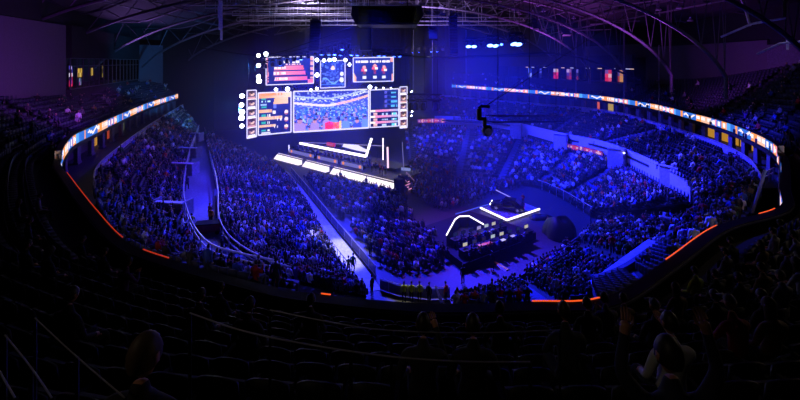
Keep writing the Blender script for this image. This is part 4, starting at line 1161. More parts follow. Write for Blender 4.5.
proto = [('backrest', to_mesh(bk, 'backrest', [seat_plastic])), ('seat_pan', to_mesh(pan, 'seat_pan', [seat_cloth], False)), ('armrest', to_mesh(arm(-1), 'armrest', [black_metal], False)), ('armrest', to_mesh(arm(1), 'armrest', [black_metal], False)),
         ('leg', to_mesh(leg(-1), 'leg', [black_metal], False)), ('leg', to_mesh(leg(1), 'leg', [black_metal], False))]
DN_PEOPLE = [  # head pixel, pose, shirt, hair, words
 (150,318,'stand','black','short','person with short brown hair in dark clothes, the biggest silhouette, nearest the camera'),
 (318,307,'sit_lap','dark grey','short','balding person seated low behind the centre of the front rail'),
 (508,319,'sit_lap','black','short','person with a thick head of dark hair just below the long orange edge strip'),
 (561,329,'sit_lean','dark grey','short','person in profile below the end of the long orange edge strip'),
 (587,313,'sit_lap','black','short','person between two heads below the joint of orange strip and purple wall'),
 (607,312,'sit_clap','light grey','short','grey topped person clapping near the foot of the purple wall'),
 (627,303,'sit_lap','tan','short','person in a tan top right under the foot of the purple sloping wall'),
 (661,312,'sit_lap','black','cap','person in a dark cap in the row below the purple sloping wall'),
 (681,290,'sit_lap','tan','long','long haired person in profile beside the bright yellow jacket'),
 (695,281,'sit_lap','yellow','short','person in a bright yellow green jacket by the orange rail'),
 (748,322,'sit_lean','red','cap','person with pale cap and red collar in the dark steep deck'),
 (753,303,'sit_lap','dark grey','short','person with grey hair one row below the cap and red collar'),
 (772,311,'sit_lap','tan','long','long haired person seated next to the red collared one'),
 (689,338,'sit_phone','white','short','person in a pale striped shirt holding up a glowing phone'),
 (672,362,'sit_cheer','navy','short','person with both forearms raised in front of the camera'),
 (714,278,'sit_lap','dark grey','short','person just past the bright yellow jacket'),
 (730,262,'sit_lap','light grey','short','grey topped person close behind the rising orange strip'),
 (743,250,'sit_clap','navy','short','person in navy clapping behind the rising orange strip'),
 (756,243,'sit_lap','tan','long','long haired person behind the last orange strip'),
 (765,233,'sit_lap','white','short','pale shirted person near the tall rail posts'),
 (776,226,'sit_lap','black','short','dark dressed person near the tall rail posts'),
 (785,252,'sit_lap','light grey','short','grey topped person in the steep deck, in line with the last orange strip'),
 (792,236,'sit_lean','white','short','pale shirted person at the margin of the steep deck'),
 (760,272,'sit_lap','tan','short','tan topped person in the middle of the steep deck'),
 (781,284,'sit_lap','light grey','cap','capped person in grey in the middle of the steep deck'),
 (795,268,'sit_lean','white','long','long haired person in a pale top at the margin of the steep deck'),
 (736,286,'sit_lap','black','short','dark dressed person two rows above the yellow jacket'),
 (715,305,'sit_lap','black','short','dark dressed person between yellow jacket and red collar'),
 (22,252,'sit_lap','black','short','dark silhouette at the outer margin of the dim deck'),
 (50,262,'sit_lap','navy','hood','hooded silhouette in the dim deck above the terrace handrails'),
 (100,258,'sit_lap','black','short','dark silhouette directly behind the red lit edge strip'),
 (86,238,'sit_lap','navy','short','silhouette in navy behind the bend of the red edge strip'),
 (122,268,'sit_clap','purple','short','clapping silhouette in purple behind the gap of the red strips'),
 (30,226,'sit_lap','navy','short','silhouette in navy in the dim deck below the ribbon bend'),
 (48,196,'sit_lap','light grey','short','grey topped silhouette just under the ribbon bend'),
 (12,208,'sit_lap','black','long','long haired silhouette at the margin beside the ribbon bend'),
 (72,300,'sit_lap','black','short','dark silhouette in front of the big hooded one'),
 (196,300,'sit_lap','black','short','dark silhouette with raised knee beside the big hooded one'),
 (224,296,'sit_lap','navy','short','silhouette in navy by the first long terrace line'),
 (246,318,'sit_lap','black','short','dark silhouette seated along the first long terrace line'),
 (410,345,'sit_phone','dark grey','short','dim person raising a pale hand at the centre of the deck'),
 (475,350,'sit_lap','black','short','dark silhouette beside two curved seat backs'),
]
spots = []
for r in range(2, DN.n-3):
    for p, t, u, d in along(DN.row(r, .6), .56):
        if p.y < .55: continue
        x, y = topx(p+Vector((0, 0, .8)))
        if -40 < x < 840 and y < 440: spots.append([p, u, r, x, y, False])
DNP = []
SH = {n: c for n, c, w in SHIRTS}; SH['yellow'] = (.75, .85, .12)
for px, py, ps, sh, hr, lb in DN_PEOPLE:
    def cost(s):
        if s[5] or s[2] > 15: return 1e9
        x, y = topx(s[0]+Vector((0, 0, 1.2))); return (x-px)**2+(y-py)**2*2
    s = min(spots, key=cost) if px != 150 else min(spots, key=lambda q: (q[0].x+1.5)**2+(q[0].y-2.3)**2); s[5] = True; rz = DN.facing(s[1]); DNP.append((s, ps, sh))
    dist = s[0].length
    if px == 150: s[0] = Vector((-1.47, 2.25, s[0].z))
    o = person(ps, s[0], rz, SH[sh], lb, None, near=True, hair=hr, hair_m=fair_hair if hr == 'long' or px == 150 else (mat('cap_cloth', '#8a8a90') if hr == 'cap' else mat('hood_cloth', '#14161c') if hr == 'hood' else hair_mat))
free = sorted([s for s in spots if not s[5]], key=lambda s: s[0].length)
SIDE = lambda x: 'at the dim deck side' if x < 140 else 'left of the centre' if x < 330 else 'at the centre' if x < 480 else 'right of the centre' if x < 640 else 'at the steep deck side'
for s in free[:270]+[s for s in spots if s[5]][:0]:
    p, u, r, x, y, _ = s; rz = DN.facing(u)
    nm = ROWN[min(r, 10)] if r < 11 else {11: 'twelfth', 12: 'thirteenth', 13: 'fourteenth', 14: 'fifteenth', 15: 'sixteenth', 16: 'seventeenth'}[r]
    lb = 'empty dark tip-up seat, %s row behind the rail, %s' % (nm, SIDE(x))
    root = thing('tip_up_seat', lb, 'seat', p, rz, lb)
    for pn, me in proto:
        c = bpy.data.objects.new(pn, me); COL.objects.link(c); c.parent = root
REST = [(s[0], DN.facing(s[1])) for s in free[270:]]
def seat_mass(items):
    b0 = MB(); b0.box((0, -.22, .66), (.5, .06, .46)); b0.box((0, -.02, .45), (.46, .4, .07)); b0.box((0, -.1, .21), (.06, .12, .42))
    V = np.array(b0.v, np.float32); F = np.array(b0.f, np.int32); Vs, Fs = [], []; off = 0
    for p, rz in items:
        ca, sa = math.cos(rz), math.sin(rz); W = np.empty_like(V); W[:, 0] = V[:, 0]*ca-V[:, 1]*sa+p.x; W[:, 1] = V[:, 0]*sa+V[:, 1]*ca+p.y; W[:, 2] = V[:, 2]+p.z
        Vs.append(W); Fs.append(F+off); off += len(V)
    V = np.concatenate(Vs); F = np.concatenate(Fs); me = bpy.data.meshes.new('seat_rows'); me.vertices.add(len(V)); me.vertices.foreach_set('co', V.ravel())
    me.loops.add(F.size); me.loops.foreach_set('vertex_index', F.ravel()); me.polygons.add(len(F)); me.polygons.foreach_set('loop_start', np.arange(0, F.size, 4, dtype=np.int32)); me.update(calc_edges=True)
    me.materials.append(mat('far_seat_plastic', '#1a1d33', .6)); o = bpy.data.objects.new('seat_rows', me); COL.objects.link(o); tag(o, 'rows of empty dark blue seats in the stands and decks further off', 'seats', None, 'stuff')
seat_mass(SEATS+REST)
# ================================================================== people on stage and on the floor
for k, (ua, L) in enumerate(DESKS):
    where = ('far corner desk', 'middle desk', 'desk by the leaning bar')[k]
    n = 5 if L > 5 else 4
    for q in range(n):
        u = ua+L*(q+.5)/n; nm = ('first', 'second', 'third', 'fourth', 'fifth')[q]
        monitor(st(u, 2.75, 2.03), '%s monitor on the %s of the stage' % (nm, where), 'monitors on the player desks')
        root = thing('gaming_chair', '%s high backed chair at the %s' % (nm, where), 'chair', st(u, 3.75, 1.27), SROT+math.pi, 'chairs at the player desks')
        mb = MB(); mb.box((0, 0, .47), (.5, .48, .1)); mb.build('seat', black_metal, root)
        mb = MB(); mb.box((0, -.26, .95), (.5, .1, .86)); mb.box((0, -.28, 1.3), (.3, .1, .2)); mb.build('backrest', mat('chair_pale', '#c8c8d8', .6), root)
        mb = MB(); mb.tube([(0, 0, .08), (0, 0, .44)], .04, 6); [mb.tube([(0, 0, .1), (.3*math.cos(a), .3*math.sin(a), .04)], .03, 4) for a in (0, 1.26, 2.51, 3.77, 5.03)]; mb.build('base', black_metal, root)
        person('sit_type', st(u, 3.72, 1.27), SROT+math.pi, (.08, .09, .16) if k != 1 else (.5, .1, .12), '%s player typing at the %s of the stage' % (nm, where), 'players on the stage', name='player')
u0, z0 = stpix(341.5, 176, -1.5)
person('stand', st(u0, -1.8, 0), SROT, (.04, .04, .05), 'person standing dark against the glowing apron below its middle gap', name='person')
u0, z0 = stpix(367.5, 183, -1.5)
person('stand', st(u0, -1.8, 0), SROT, (.04, .04, .05), 'tall dark person standing against the apron near its near end', name='person', scale=1.08)
for px, py, v, lb, c in ((372, 166, 2.4, 'host in a pale jacket standing by the leaning bar', (.8, .7, .75)), (376, 165, 3.2, 'host in black standing behind the one in the pale jacket', (.05, .05, .06)), (380, 168, 2.6, 'host in a pink top at the end of the stage', (.8, .4, .5))):
    u, z = stpix(px, py, v); person('stand_cross', st(u, v, 1.27), SROT+math.pi*.8, c, lb)
rt = thing('stage_stair', 'pink lit steps with a rail at the near end of the stage', 'stairs', st(SLEN+.2, 2.2, 0), SROT)
for k in range(5):
    mb = MB(); mb.box((.3+.32*k, 0, (1.25-.25*k)/2), (.32, 1.6, 1.25-.25*k)); mb.build('step', mat('step_black', '#16161e', .6), rt)
    mb = MB(); mb.box((.46+.32*k, 0, 1.25-.25*k-.04), (.04, 1.5, .08)); mb.build('lit_nosing', emit('pink_nosing', '#ff9ad0', 1.3), rt)  # pink light on the steps is put in as glowing nosings
for y in (-.8, .8):
    mb = MB(); mb.tube([(.1, y, 1.2), (.1, y, 2.3), (1.8, y, 1.1), (1.8, y, 0)], .05, 5); mb.build('rail', emit('rail_pink_glow', '#c890c8', .5), rt)  # rail is no lamp; pink light on it is put in as emission
for q, (px, py, v, c, lb) in enumerate(((382.5, 171, 1.6, (.75,.3,.5), 'person in a pink top at the head of the pink lit steps'), (385.5, 173, 2.6, (.5,.5,.6), 'person in grey beside the pink lit steps'), (369, 165, 4.4, (.06,.06,.08), 'stage hand in black behind the leaning white bar'))):
    u, z = stpix(px, py, v); person('stand', st(min(u, SLEN-.4), v, 1.27), SROT+math.pi*(.7+.3*q), c, lb)
for k, (px, py) in enumerate(((399, 193), (403, 189))):
    p = P(px, py, 0); rt = thing('speaker_stack', '%s black speaker stack on the floor past the end of the apron' % ('first' if k == 0 else 'second'), 'loudspeaker', p, SROT)
    for z in (.55, 1.65):
        mb = MB(); mb.box((0, 0, z), (1.2, 1., 1.06)); cb = mb.build('cabinet', mat('speaker_black', '#08080b', .7), rt)
        mb = MB(); mb.box((0, -.52, z), (1.05, .04, .9)); mb.build('front_grille', black_metal, cb)
p = P(406, 178, 0); rt = thing('side_screen', 'small pale screen standing at the side of the stage', 'screen', p, SROT+.3)
mb = MB(); mb.box((0, 0, 1.2), (1.9, .12, 1.3)); mb.build('screen_shell', black_metal, rt)
mb = MB(); mb.quad((-.88, -.07, .62), (.88, -.07, .62), (.88, -.07, 1.78), (-.88, -.07, 1.78)); mb.build('display', emit('side_screen_glow', '#8a94d8', .8), rt)
mb = MB(); mb.box((0, .1, .3), (.2, .3, .6)); mb.box((0, .1, .03), (1.2, .8, .06)); mb.build('stand', black_metal, rt)
post_a, post_b = P(404.5, 178, 0), None
rt = thing('light_post', 'tall thin pale post between the stage end and the far crowd', 'post', post_a)
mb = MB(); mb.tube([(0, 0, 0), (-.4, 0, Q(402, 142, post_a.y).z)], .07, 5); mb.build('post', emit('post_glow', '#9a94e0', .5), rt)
mb = MB(); mb.box((0, 0, .04), (.6, .6, .08)); mb.build('base_plate', black_metal, rt)
YG = (.72, .8, .12)
def standing(px, py, z, rz, c, lb, pose='stand', scale=1., group=None):
    return person(pose, P(px, py, z), rz, c, lb, group, name='person', scale=scale)
for px, c, lb in ((404, YG, 'guard in a yellow vest, first of the three behind the front rail'), (411.5, YG, 'guard in a yellow vest, middle one of the three behind the front rail'), (419.5, YG, 'guard in a yellow vest, last of the three, next to the white flag')):
    standing(px, 303, 0, 0.1, c, lb)
standing(348.5, 275, 0, .2, (.35, .5, .2), 'steward in an olive green vest on the pale aisle, the shorter of the pair')
standing(353, 274, 0, -.3, (.15, .55, .25), 'steward in a bright green vest on the pale aisle', scale=1.1)
standing(291.5, 192, 0, .4, (.1, .6, .25), 'steward in a green vest at the top of the floor aisle')
standing(294.8, 192.5, 0, 2.8, (.12, .65, .3), 'second steward in green at the top of the floor aisle, facing the stage')
standing(412, 229, 0, 1.2, (.04, .04, .05), 'lone dark person standing on the floor between the crowd blocks')
standing(434, 207, 0, 2.0, (.04, .05, .08), 'lone person in dark clothes standing before the crowd near the car')
standing(372, 296, 0, 1.0, (.03, .03, .05), 'dark person at the end of the pale aisle near the rail')
standing(523, 206, .3, 2.4, (.7, .12, .1), 'person in a red top standing behind the car', 'stand_cross')
standing(548, 230, 0, .8, (.75, .2, .3), 'person in a pinkish red top beside the covered black mound')
standing(492, 270, 0, -.4, (.05, .05, .06), 'dark technician standing before the production platform')
standing(463, 284, 0, .4, (.05, .05, .06), 'dark technician at the near corner of the production platform')
standing(591, 224, 0, 1., (.04, .04, .05), 'dark person standing at the end of the curved rail')
standing(446, 303, 0, .9, (.75, .25, .1), 'person in an orange jacket where the near stand begins')
standing(429, 304, 0, -.7, (.04, .04, .06), 'dark person next to the leaning white flag')
for px, py, c, lb, ps in ((192, 233, (.6, .7, .15), 'steward in a yellow green vest strolling along the walkway wall', 'walk'), (211, 226, (.8, .55, .15), 'person in an amber top by the red cart', 'stand'), (210, 221, (.5, .1, .1), 'person in dark red behind the red cart', 'stand'),
                          (222, 258, (.06, .06, .08), 'dark dressed visitor walking on the walkway bend', 'walk'), (226, 268, (.75, .75, .85), 'visitor in a white top at the walkway bend', 'walk'), (231, 273, (.05, .05, .08), 'dark dressed visitor nearest the rail on the walkway', 'walk'), (187, 190, (.2, .2, .3), 'visitor in grey far down the walkway', 'walk')):
    standing(px, py, 4.5, R.uniform(0, 6), c, lb, ps)
# red cart
c0 = P(209, 233, 4.5); root = thing('merchandise_cart', 'red merchandise cart with a dark top standing on the walkway', 'cart', c0, .2)
mb = MB(); mb.box((0, 0, .55), (2.1, .9, .7)); mb.build('cart_body', mat('cart_red', '#8a2028', .5), root)
mb = MB(); mb.box((0, 0, .95), (2.3, 1.05, .08)); mb.build('counter_top', black_metal, root)
for x in (-.8, .8):
    mb = MB(); mb.lathe([(.001, -.5), (.18, -.5), (.18, .5), (.001, .5)], 12, Matrix.Translation((x, 0, .18)) @ Matrix.Rotation(math.pi/2, 4, 'X')); mb.build('wheel_pair', black_metal, root)
# white flag leaning by the guards
a, b = P(441, 305, 0), None; root = thing('leaning_flag', 'white feather flag leaning beside the yellow vested guards', 'flag', a)
mb = MB(); mb.tube([(0, 0, 0), (-.5, 0, 1.6)], .03, 5); mb.build('flag_pole', pale_metal, root)
mb = MB(); mb.quad((-.1, 0, .3), (.25, 0, .1), (-.38, 0, 1.55), (-.5, 0, 1.6)); mb.quad((-.5, .02, 1.6), (-.38, .02, 1.55), (.25, .02, .1), (-.1, .02, .3)); mb.build('sheet', mat('flag_white', '#d8d8e4', .8), root)
# ------------------------------------------------------------------ aisle path + barriers on the floor
path_m = mat('aisle_carpet_lit', '#a9a79f', .8)  # white light on the near aisle is put into this paler colour
def floor_patch(poly, z, name, label, m, cat_):
    pts = [P(x, y, 0) for x, y in poly]; q = [(p.x, p.y) for p in pts]
    ar = sum(q[i-1][0]*q[i][1]-q[i][0]*q[i-1][1] for i in range(len(q)))
    mb = MB(); mb.prism(q if ar > 0 else q[::-1], 0.001, z); o = struct(mb, name, m); o['label'] = label; o['category'] = cat_; return o
floor_patch([(281,169),(289,173),(304,191),(331,225),(316,227),(296,196)], .03, 'floor_aisle', 'far blue lit part of the aisle through the floor crowd', mat('aisle_carpet', '#8a88a6', .8), 'aisle')
floor_patch([(316,227),(331,225),(372,276),(381,290),(364,292),(348,275)], .035, 'floor_aisle_pale', 'white lit near part of the aisle where two stewards in green stand', path_m, 'aisle')
rail('crowd_barrier', [P(x, y, 0) for x, y in ((291,173),(306,191),(333,225),(376,277))], 1.05, 'long pale crowd barrier along the stage side of the floor aisle', 'barrier', pale_metal, 2.4, .05, (1., .12), panel=mat('barrier_panel', '#5a5876', .6))
rail('crowd_barrier', [P(x, y, 0) for x, y in ((315,228),(330,249),(346,271))], 1.05, 'black railing between the aisle and the left crowd where the floor turns pale', 'barrier', black_metal, .9, .035, (1., .15))
rail('crowd_barrier', [P(x, y, 0) for x, y in ((380,290),(398,296),(430,300),(450,299))], 1.0, 'pale glazed barrier behind the yellow vested guards', 'barrier', pale_metal, 1.8, .045, (1., .1), panel=mat('barrier_panel', '#5a5876', .6))
rail('guard_rail', [RL.A[k]-Vector((0, 0, .45)) for k in range(38, 60)], 1.35, 'curved pale topped rail along the front of the far stand by the covered mound', 'rail', pale_metal, 1.6, .06, (1.,), panel=mat('rail_panel', '#30304a', .7))
wallband(RL.A[:40], 0, 1.0, .12, 'wall_stand_front', 'low dark front wall of the crowded far stand', mat('low_wall', '#4a465c', .8))
wallband(LL.A, 0, .95, -.12, 'wall_stand_front_west', 'low dark front wall of the stand beside the floor aisle', mat('low_wall', '#4a465c', .8))
wallband(RN.A, 0, 1.0, .1, 'wall_stand_front_near', 'low dark front wall of the near stand', mat('low_wall', '#4a465c', .8))
# rails of the walkway and of the concourse edges
rail('guard_rail', [p+Vector((0, 0, .62)) for p in LM.A[:56]], 1.0, 'pale rail curving along the outer side of the walkway', 'rail', pale_metal, 2.2, .07, (1., .55))
rail('guard_rail', [flat(p, 4.5) for p in LL.B[8:52]], 1.1, 'pale guard rail between the walkway and the crowded stand beside it', 'rail', pale_metal, 2.2, .06, (1., .5))
rail('guard_rail', [p for p in LM.B[:33]], 1.05, 'pale concourse rail above the dim stand below the short ribbon', 'rail', pale_metal, 2.6, .06, (1., .5), panel=mat('rail_panel_violet', '#7a66b8', .6))
rail('guard_rail', [p for p in RM.B], 1.0, 'pale concourse rail along the top of the darker far rows', 'rail', pale_metal, 2.6, .05, (1.,), panel=mat('rail_panel_pale', '#8a86b8', .6))
# portal boxes in the dim stand and in the pale wall
def portal(px, py, z, w, d, h, rz, label, m):
    root = thing('vomitory_portal', label, 'stand entrance', P(px, py, z), rz); root['kind'] = 'structure'
    for s in (-1, 1):
        mb = MB(); mb.box((s*w/2, 0, h/2), (.22, d, h)); mb.build('side_wall', m, root)
    mb = MB(); mb.box((0, -d/2, h/2), (w, .2, h)); mb.build('end_wall', m, root)
    mb = MB(); mb.box((0, 0, h+.06), (w+.3, d+.1, .12)) if False else mb.box((0, -d/2, h+.06), (w+.3, .5, .12)); mb.build('coping', wall_pale, root)
    return root
pm = mat('portal_wall', '#77738c', .8)
for px, py, w, rz, lb in ((171, 216, 3.2, -.12, 'largest pale portal box in the dim stand, nearest the foreground'), (184, 174, 3.0, -.1, 'portal box halfway along the walkway rail of the dim stand'), (189, 157, 3.0, -.08, 'portal box three quarters of the way along the walkway rail'), (193, 141, 3.0, -.05, 'small far portal box by the end of the walkway rail')):
    portal(px, py, 5.7, w, 1.6, 1.5, rz, lb, pm)
for px, py, zr, lb in ((617, 168, -.75, 'rounded portal in the pale wall band where a small lamp glows'), (672, 190, -1.1, 'portal in the pale wall band with the bright lamp on its coping'), (561, 150, -.6, 'far portal in the pale wall band below the yellow doorway'), (516, 138, -.45, 'farthest portal in the pale wall band')):
    portal(px, py, 4.3, 2.0, 1.3, 2.9, zr, lb, mat('portal_pale', '#a29ebc', .8))
for px, py, z, d_ in ((682, 160, 7.0, 0), (624, 153, 6.9, 0), (567, 133, 7.0, 0)):
    p = P(px, py, z); root = thing('wall_lamp', 'small bright white lamp on the coping of %s' % ('the nearest portal in the pale wall' if px == 682 else 'the rounded portal' if px == 624 else 'the far portal'), 'lamp', p)
    mb = MB(); mb.lathe([(.02, -.12), (.12, -.06), (.14, .04), (.05, .12)], 10); mb.build('lamp_globe', emit('small_lamp', '#e8e4ff', 6), root)
    mb = MB(); mb.tube([(0, 0, -.9), (0, 0, -.1)], .05, 5); mb.build('bracket', black_metal, root)
# purple sloping wall and grey vomitory in the near stand; tall rail posts
def sloping(pa, pb, za, zb, h, th, name, label, m):
    a, b = P(*pa, za), P(*pb, zb); t = (b-a); t.z = 0; t.normalize(); n = Vector((-t.y, t.x, 0))*th
    mb = MB(); D = Vector((0, 0, h)); mb.v = [tuple(x) for x in (a, b, b+n, a+n, a+D, b+D, b+n+D, a+n+D)]; mb.f = [(3,2,1,0),(4,5,6,7),(0,1,5,4),(1,2,6,5),(2,3,7,6),(3,0,4,7)]; mb.m = [0]*6; mb.c = [None]*6
    o = struct(mb, name, m); o['label'] = label; o['category'] = 'wall'
sloping((602,306), (662,258), 5.4, 6.3, 1.0, .9, 'wall_ramp', 'broad purple sloping wall dividing the near stand from the empty blue seats', mat('ramp_wall', '#9a92b8', .75))
root = thing('vomitory_portal', 'grey box portal among the people at the end of the near stand', 'stand entrance', P(685, 240, 5.2), -.62); root['kind'] = 'structure'
mb = MB(); mb.box((0, 0, .75), (3.2, .25, 1.5)); mb.build('front_wall', mat('portal_grey', '#8f8d96', .8), root)
mb = MB(); mb.box((0, 0, 1.55), (3.4, .4, .12)); mb.build('coping', pale_metal, root)
for s in (-1, 1):
    mb = MB(); mb.box((s*1.5, 1., .7), (.22, 2., 1.4)); mb.build('side_wall', mat('portal_grey', '#8f8d96', .8), root)
def post(px0, py0, px1, py1, d, label, r=.09):
    a, b = Q(px0, py0, d), Q(px1, py1, d); root = thing('rail_post', label, 'post', a)
    mb = MB(); mb.tube([(0, 0, 0), b-a], r, 6); mb.build('post', mat('violet_post', '#8078a0', .5), root)
    mb = MB(); mb.box((0, 0, .05), (.4, .4, .1)); mb.build('base_plate', black_metal, root)
post(752, 214, 765, 170, 29.5, 'leaning pale post of the stair rail, first of two near the end of the ribbon', .1)
post(779, 212, 781, 156, 31.5, 'upright post under the end of the long ribbon', .12)
post(96, 217, 95, 180, 33, 'upright pale post at the near end of the dim concourse rail', .1)
rail('guard_rail', [P(762,186,9.4), P(774,179,9.6)], 1.0, 'short double rail of the stair between the two posts', 'rail', pale_metal, 1., .06, (1., .6))
rail('guard_rail', [P(95,181,9.4), P(103,174,9.4)], 1.0, 'short return of the concourse rail at the upright post', 'rail', pale_metal, 1., .06, (1.,))
# ------------------------------------------------------------------ production platform
PZ = .8
pl = [P(x, y, PZ) for x, y in ((417,228.5),(470,211),(536,232),(464,264))]
mb = MB(); mb.prism([(p.x, p.y) for p in pl][::-1] if True else [], 0, PZ)
o = mb.build('production_platform', carpet); tag(o, 'big black four sided production platform on the arena floor', 'platform')
def table(a, b, label, n, people, grp):
    a, b = Vector(a), Vector(b); t = (b-a); L = t.length; rz = math.atan2(t.y, t.x); root = thing('production_desk', label, 'desk', a, rz)
    mb = MB(); mb.box((L/2, 0, .74), (L, .8, .05)); mb.build('desk_top', black_metal, root)
    mb = MB(); mb.box((L/2, .36, .37), (L, .04, .7)); mb.build('modesty_panel', carpet, root)
    for x in (.1, L*.5, L-.1):
        mb = MB(); mb.box((x, 0, .36), (.06, .7, .72)); mb.build('leg', black_metal, root)
    tn = t.normalized(); nn = Vector((-tn.y, tn.x, 0))
    for k in range(n):
        p = a+tn*(L*(k+.5)/n); glow = R.choice(['#c8d8e0', '#3a4a78', '#e0d8c0', '#20284a', '#b8a8e0', '#181c38', '#202a50'])
        mroot = thing('monitor', '%s monitor on the %s' % (ROWN[k] if k else 'first', grp), 'monitor', p+Vector((0, 0, .765))+nn*.15, rz, 'monitors on the '+grp)
        mb = MB(); mb.box((0, 0, .38), (.6, .06, .38)); mb.build('screen_shell', black_metal, mroot)
        mb = MB(); mb.quad((-.28, -.035, .21), (.28, -.035, .21), (.28, -.035, .55), (-.28, -.035, .55)); mb.build('display', emit('glow'+glow, glow, .65), mroot)
        mb = MB(); mb.box((0, 0, .1), (.07, .06, .2)); mb.box((0, 0, .01), (.3, .22, .02)); mb.build('stand', black_metal, mroot)
        if k < people:
            croot = thing('office_chair', '%s black chair at the %s' % (ROWN[k], grp), 'chair', p-nn*.85, rz, 'chairs at the '+grp)
            mb = MB(); mb.box((0, 0, .46), (.48, .46, .09)); mb.build('seat', black_metal, croot)
            mb = MB(); mb.box((0, -.26, .8), (.46, .07, .5)); mb.build('backrest', black_metal, croot)
            mb = MB(); mb.tube([(0, 0, .06), (0, 0, .43)], .035, 5); [mb.tube([(0, 0, .1), (.28*math.cos(q), .28*math.sin(q), .04)], .025, 4) for q in (0, 1.26, 2.51, 3.77, 5.03)]; mb.build('base', black_metal, croot)
            n_, c_ = shirt(); person('sit_type', p-nn*.82, rz, c_, '%s operator in %s working at the %s' % (ROWN[k], n_, grp), name='operator')
PT = lambda x, y: P(x, y, PZ)
table(PT(452,247), PT(505,231), 'long production desk nearest the glowing bent light line', 7, 6, 'inner production desk')
table(PT(461,258), PT(531,236), 'long production desk at the near side of the black platform', 8, 7, 'outer production desk')
# papers / orange lit gear on the desks
for k, (x, y, c) in enumerate(((481,246,'#e07a4a'),(485,245,'#d85a30'),(489,244,'#c84a28'),(503,241,'#e0d8f0'),(513,237,'#b8b0e0'))):
    p = P(x, y, PZ+.765); root = thing('control_panel', ('orange lit control panel on the outer production desk, %s of three' % ('first', 'middle', 'last')[k]) if k < 3 else ('pale lit control panel on the outer production desk, %s the far end' % ('before' if k == 3 else 'at')), 'control panel', p, .6)
    mb = MB(); mb.box((0, 0, .06), (.7, .45, .12)); mb.build('case', black_metal, root)
    mb = MB(); mb.quad((-.32, -.2, .125), (.32, -.2, .125), (.32, .2, .125), (-.32, .2, .125)); mb.build('lit_keys', emit('keys'+c, c, .8), root)
# bent light line on its dark wall
ll = [P(x, y, 2.0) for x, y in ((446.5,235),(455,219.5),(459.5,216.3),(469,216),(483.5,224.3))]
root = thing('bent_light_wall', 'dark low set wall topped by a bent white light line on the platform', 'set wall', flat(ll[2], PZ)); o0 = flat(ll[2], PZ)
mb = MB(); mb.tube([p-o0 for p in ll], .075, 6); mb.build('light_line', white_led, root)
mb = MB(); mb.strip([flat(p, PZ)-o0 for p in ll], [p-o0-Vector((0, 0, .06)) for p in ll]); b2 = [flat(p, PZ)-o0-Vector((0, .12, 0)) for p in ll]; mb.strip([p-o0-Vector((0, .12, .06)) for p in ll], b2); mb.build('wall_panel', carpet, root)
# thin light edges along the platform
for (a, b, lb) in (((470,262),(521,242),'thin pale cable line along the near edge of the platform'),):
    p, q = P(*a, PZ+.02), P(*b, PZ+.02); mb = MB(); mb.tube([(0, 0, .02), q-p+Vector((0, 0, .02))], .03, 4); o = mb.build('edge_cable', grey_metal); o.location = p; tag(o, lb, 'cable')
for a, b, lb in (((492,261.5),(508,270.5),'yellow cable ramp on the floor before the production platform'), ((556,231),(569,236),'yellow cable ramp on the floor beside the covered mound')):
    p, q = P(*a, 0), P(*b, 0); t = q-p; root = thing('cable_ramp', lb, 'cable ramp', (p+q)/2, math.atan2(t.y, t.x)); L = t.length
    mb = MB(); mb.v = [(-L/2,-.3,0),(L/2,-.3,0),(L/2,.3,0),(-L/2,.3,0),(-L/2,-.12,.07),(L/2,-.12,.07),(L/2,.12,.07),(-L/2,.12,.07)]; mb.f = [(3,2,1,0),(4,5,6,7),(0,1,5,4),(1,2,6,5),(2,3,7,6),(3,0,4,7)]; mb.m = [0]*6; mb.c = [None]*6; mb.build('ramp_body', black_metal, root)
    mb = MB(); mb.box((0, 0, .08), (L, .28, .03)); mb.build('yellow_lid', mat('yellow_lid', '#d8b030', .5), root)
# ------------------------------------------------------------------ car on its lit platform
CZ = .3
cp = [P(x, y, CZ) for x, y in ((480.5,207.8),(507,220),(539.5,209),(512,198))]
mb = MB(); mb.prism([(p.x, p.y) for p in cp], 0, CZ); root = thing('car_platform', 'pale low display platform with glowing white edges under the car', 'platform', flat((cp[0]+cp[2])/2, 0)); o0 = root.location.copy()
mb.v = [tuple(Vector(v)-o0) for v in mb.v]; mb.build('platform_deck', mat('platform_white', '#a8a4bc', .4), root)
for a, b in ((cp[0], cp[1]), (cp[1], cp[2])):
    mb = MB(); mb.tube([a-o0, b-o0], .12, 6); mb.build('glowing_edge', white_led, root)
cc = P(507.5, 209.5, CZ); dirv = P(494, 207.5, CZ)-P(521, 208.5, CZ); crz = math.atan2(dirv.y, dirv.x)-.28
car = thing('display_car', 'dark car with lit headlights parked on the pale glowing platform', 'car', cc, crz)
secs = [(2.2,.62,.32,.62,0),(2.05,.82,.22,.72,0),(1.4,.9,.2,.86,0),(.95,.92,.2,.92,0),(.35,.92,.2,.95,1.42),(-.3,.92,.2,.96,1.5),(-1.1,.92,.2,.97,1.44),(-1.75,.9,.22,.98,0),(-2.1,.84,.3,.92,0),(-2.2,.7,.4,.8,0)]
mb = MB(); prof = []
for x, w, z0, zs, zr in secs:
    top = zr if zr else zs+.03; rw = w*.74 if zr else w*.8
    prof.append([(x, -w*.9, z0), (x, -w, (z0+zs)/2), (x, -w*.97, zs), (x, -rw, top), (x, rw, top), (x, w*.97, zs), (x, w, (z0+zs)/2), (x, w*.9, z0)])
n = 8
for s in prof: mb.v += s
for k in range(len(prof)-1):
    for q in range(n):
        mb.f.append((k*n+q, (k+1)*n+q, (k+1)*n+(q+1) % n, k*n+(q+1) % n)); mb.m.append(0); mb.c.append(None)
mb.f += [tuple(range(n)), tuple(reversed(range((len(prof)-1)*n, len(prof)*n)))]; mb.m += [0, 0]; mb.c += [None, None]
mb.build('car_body', mat('car_paint', '#23252e', .18, .5, noise=.05), car)
wm = MB()
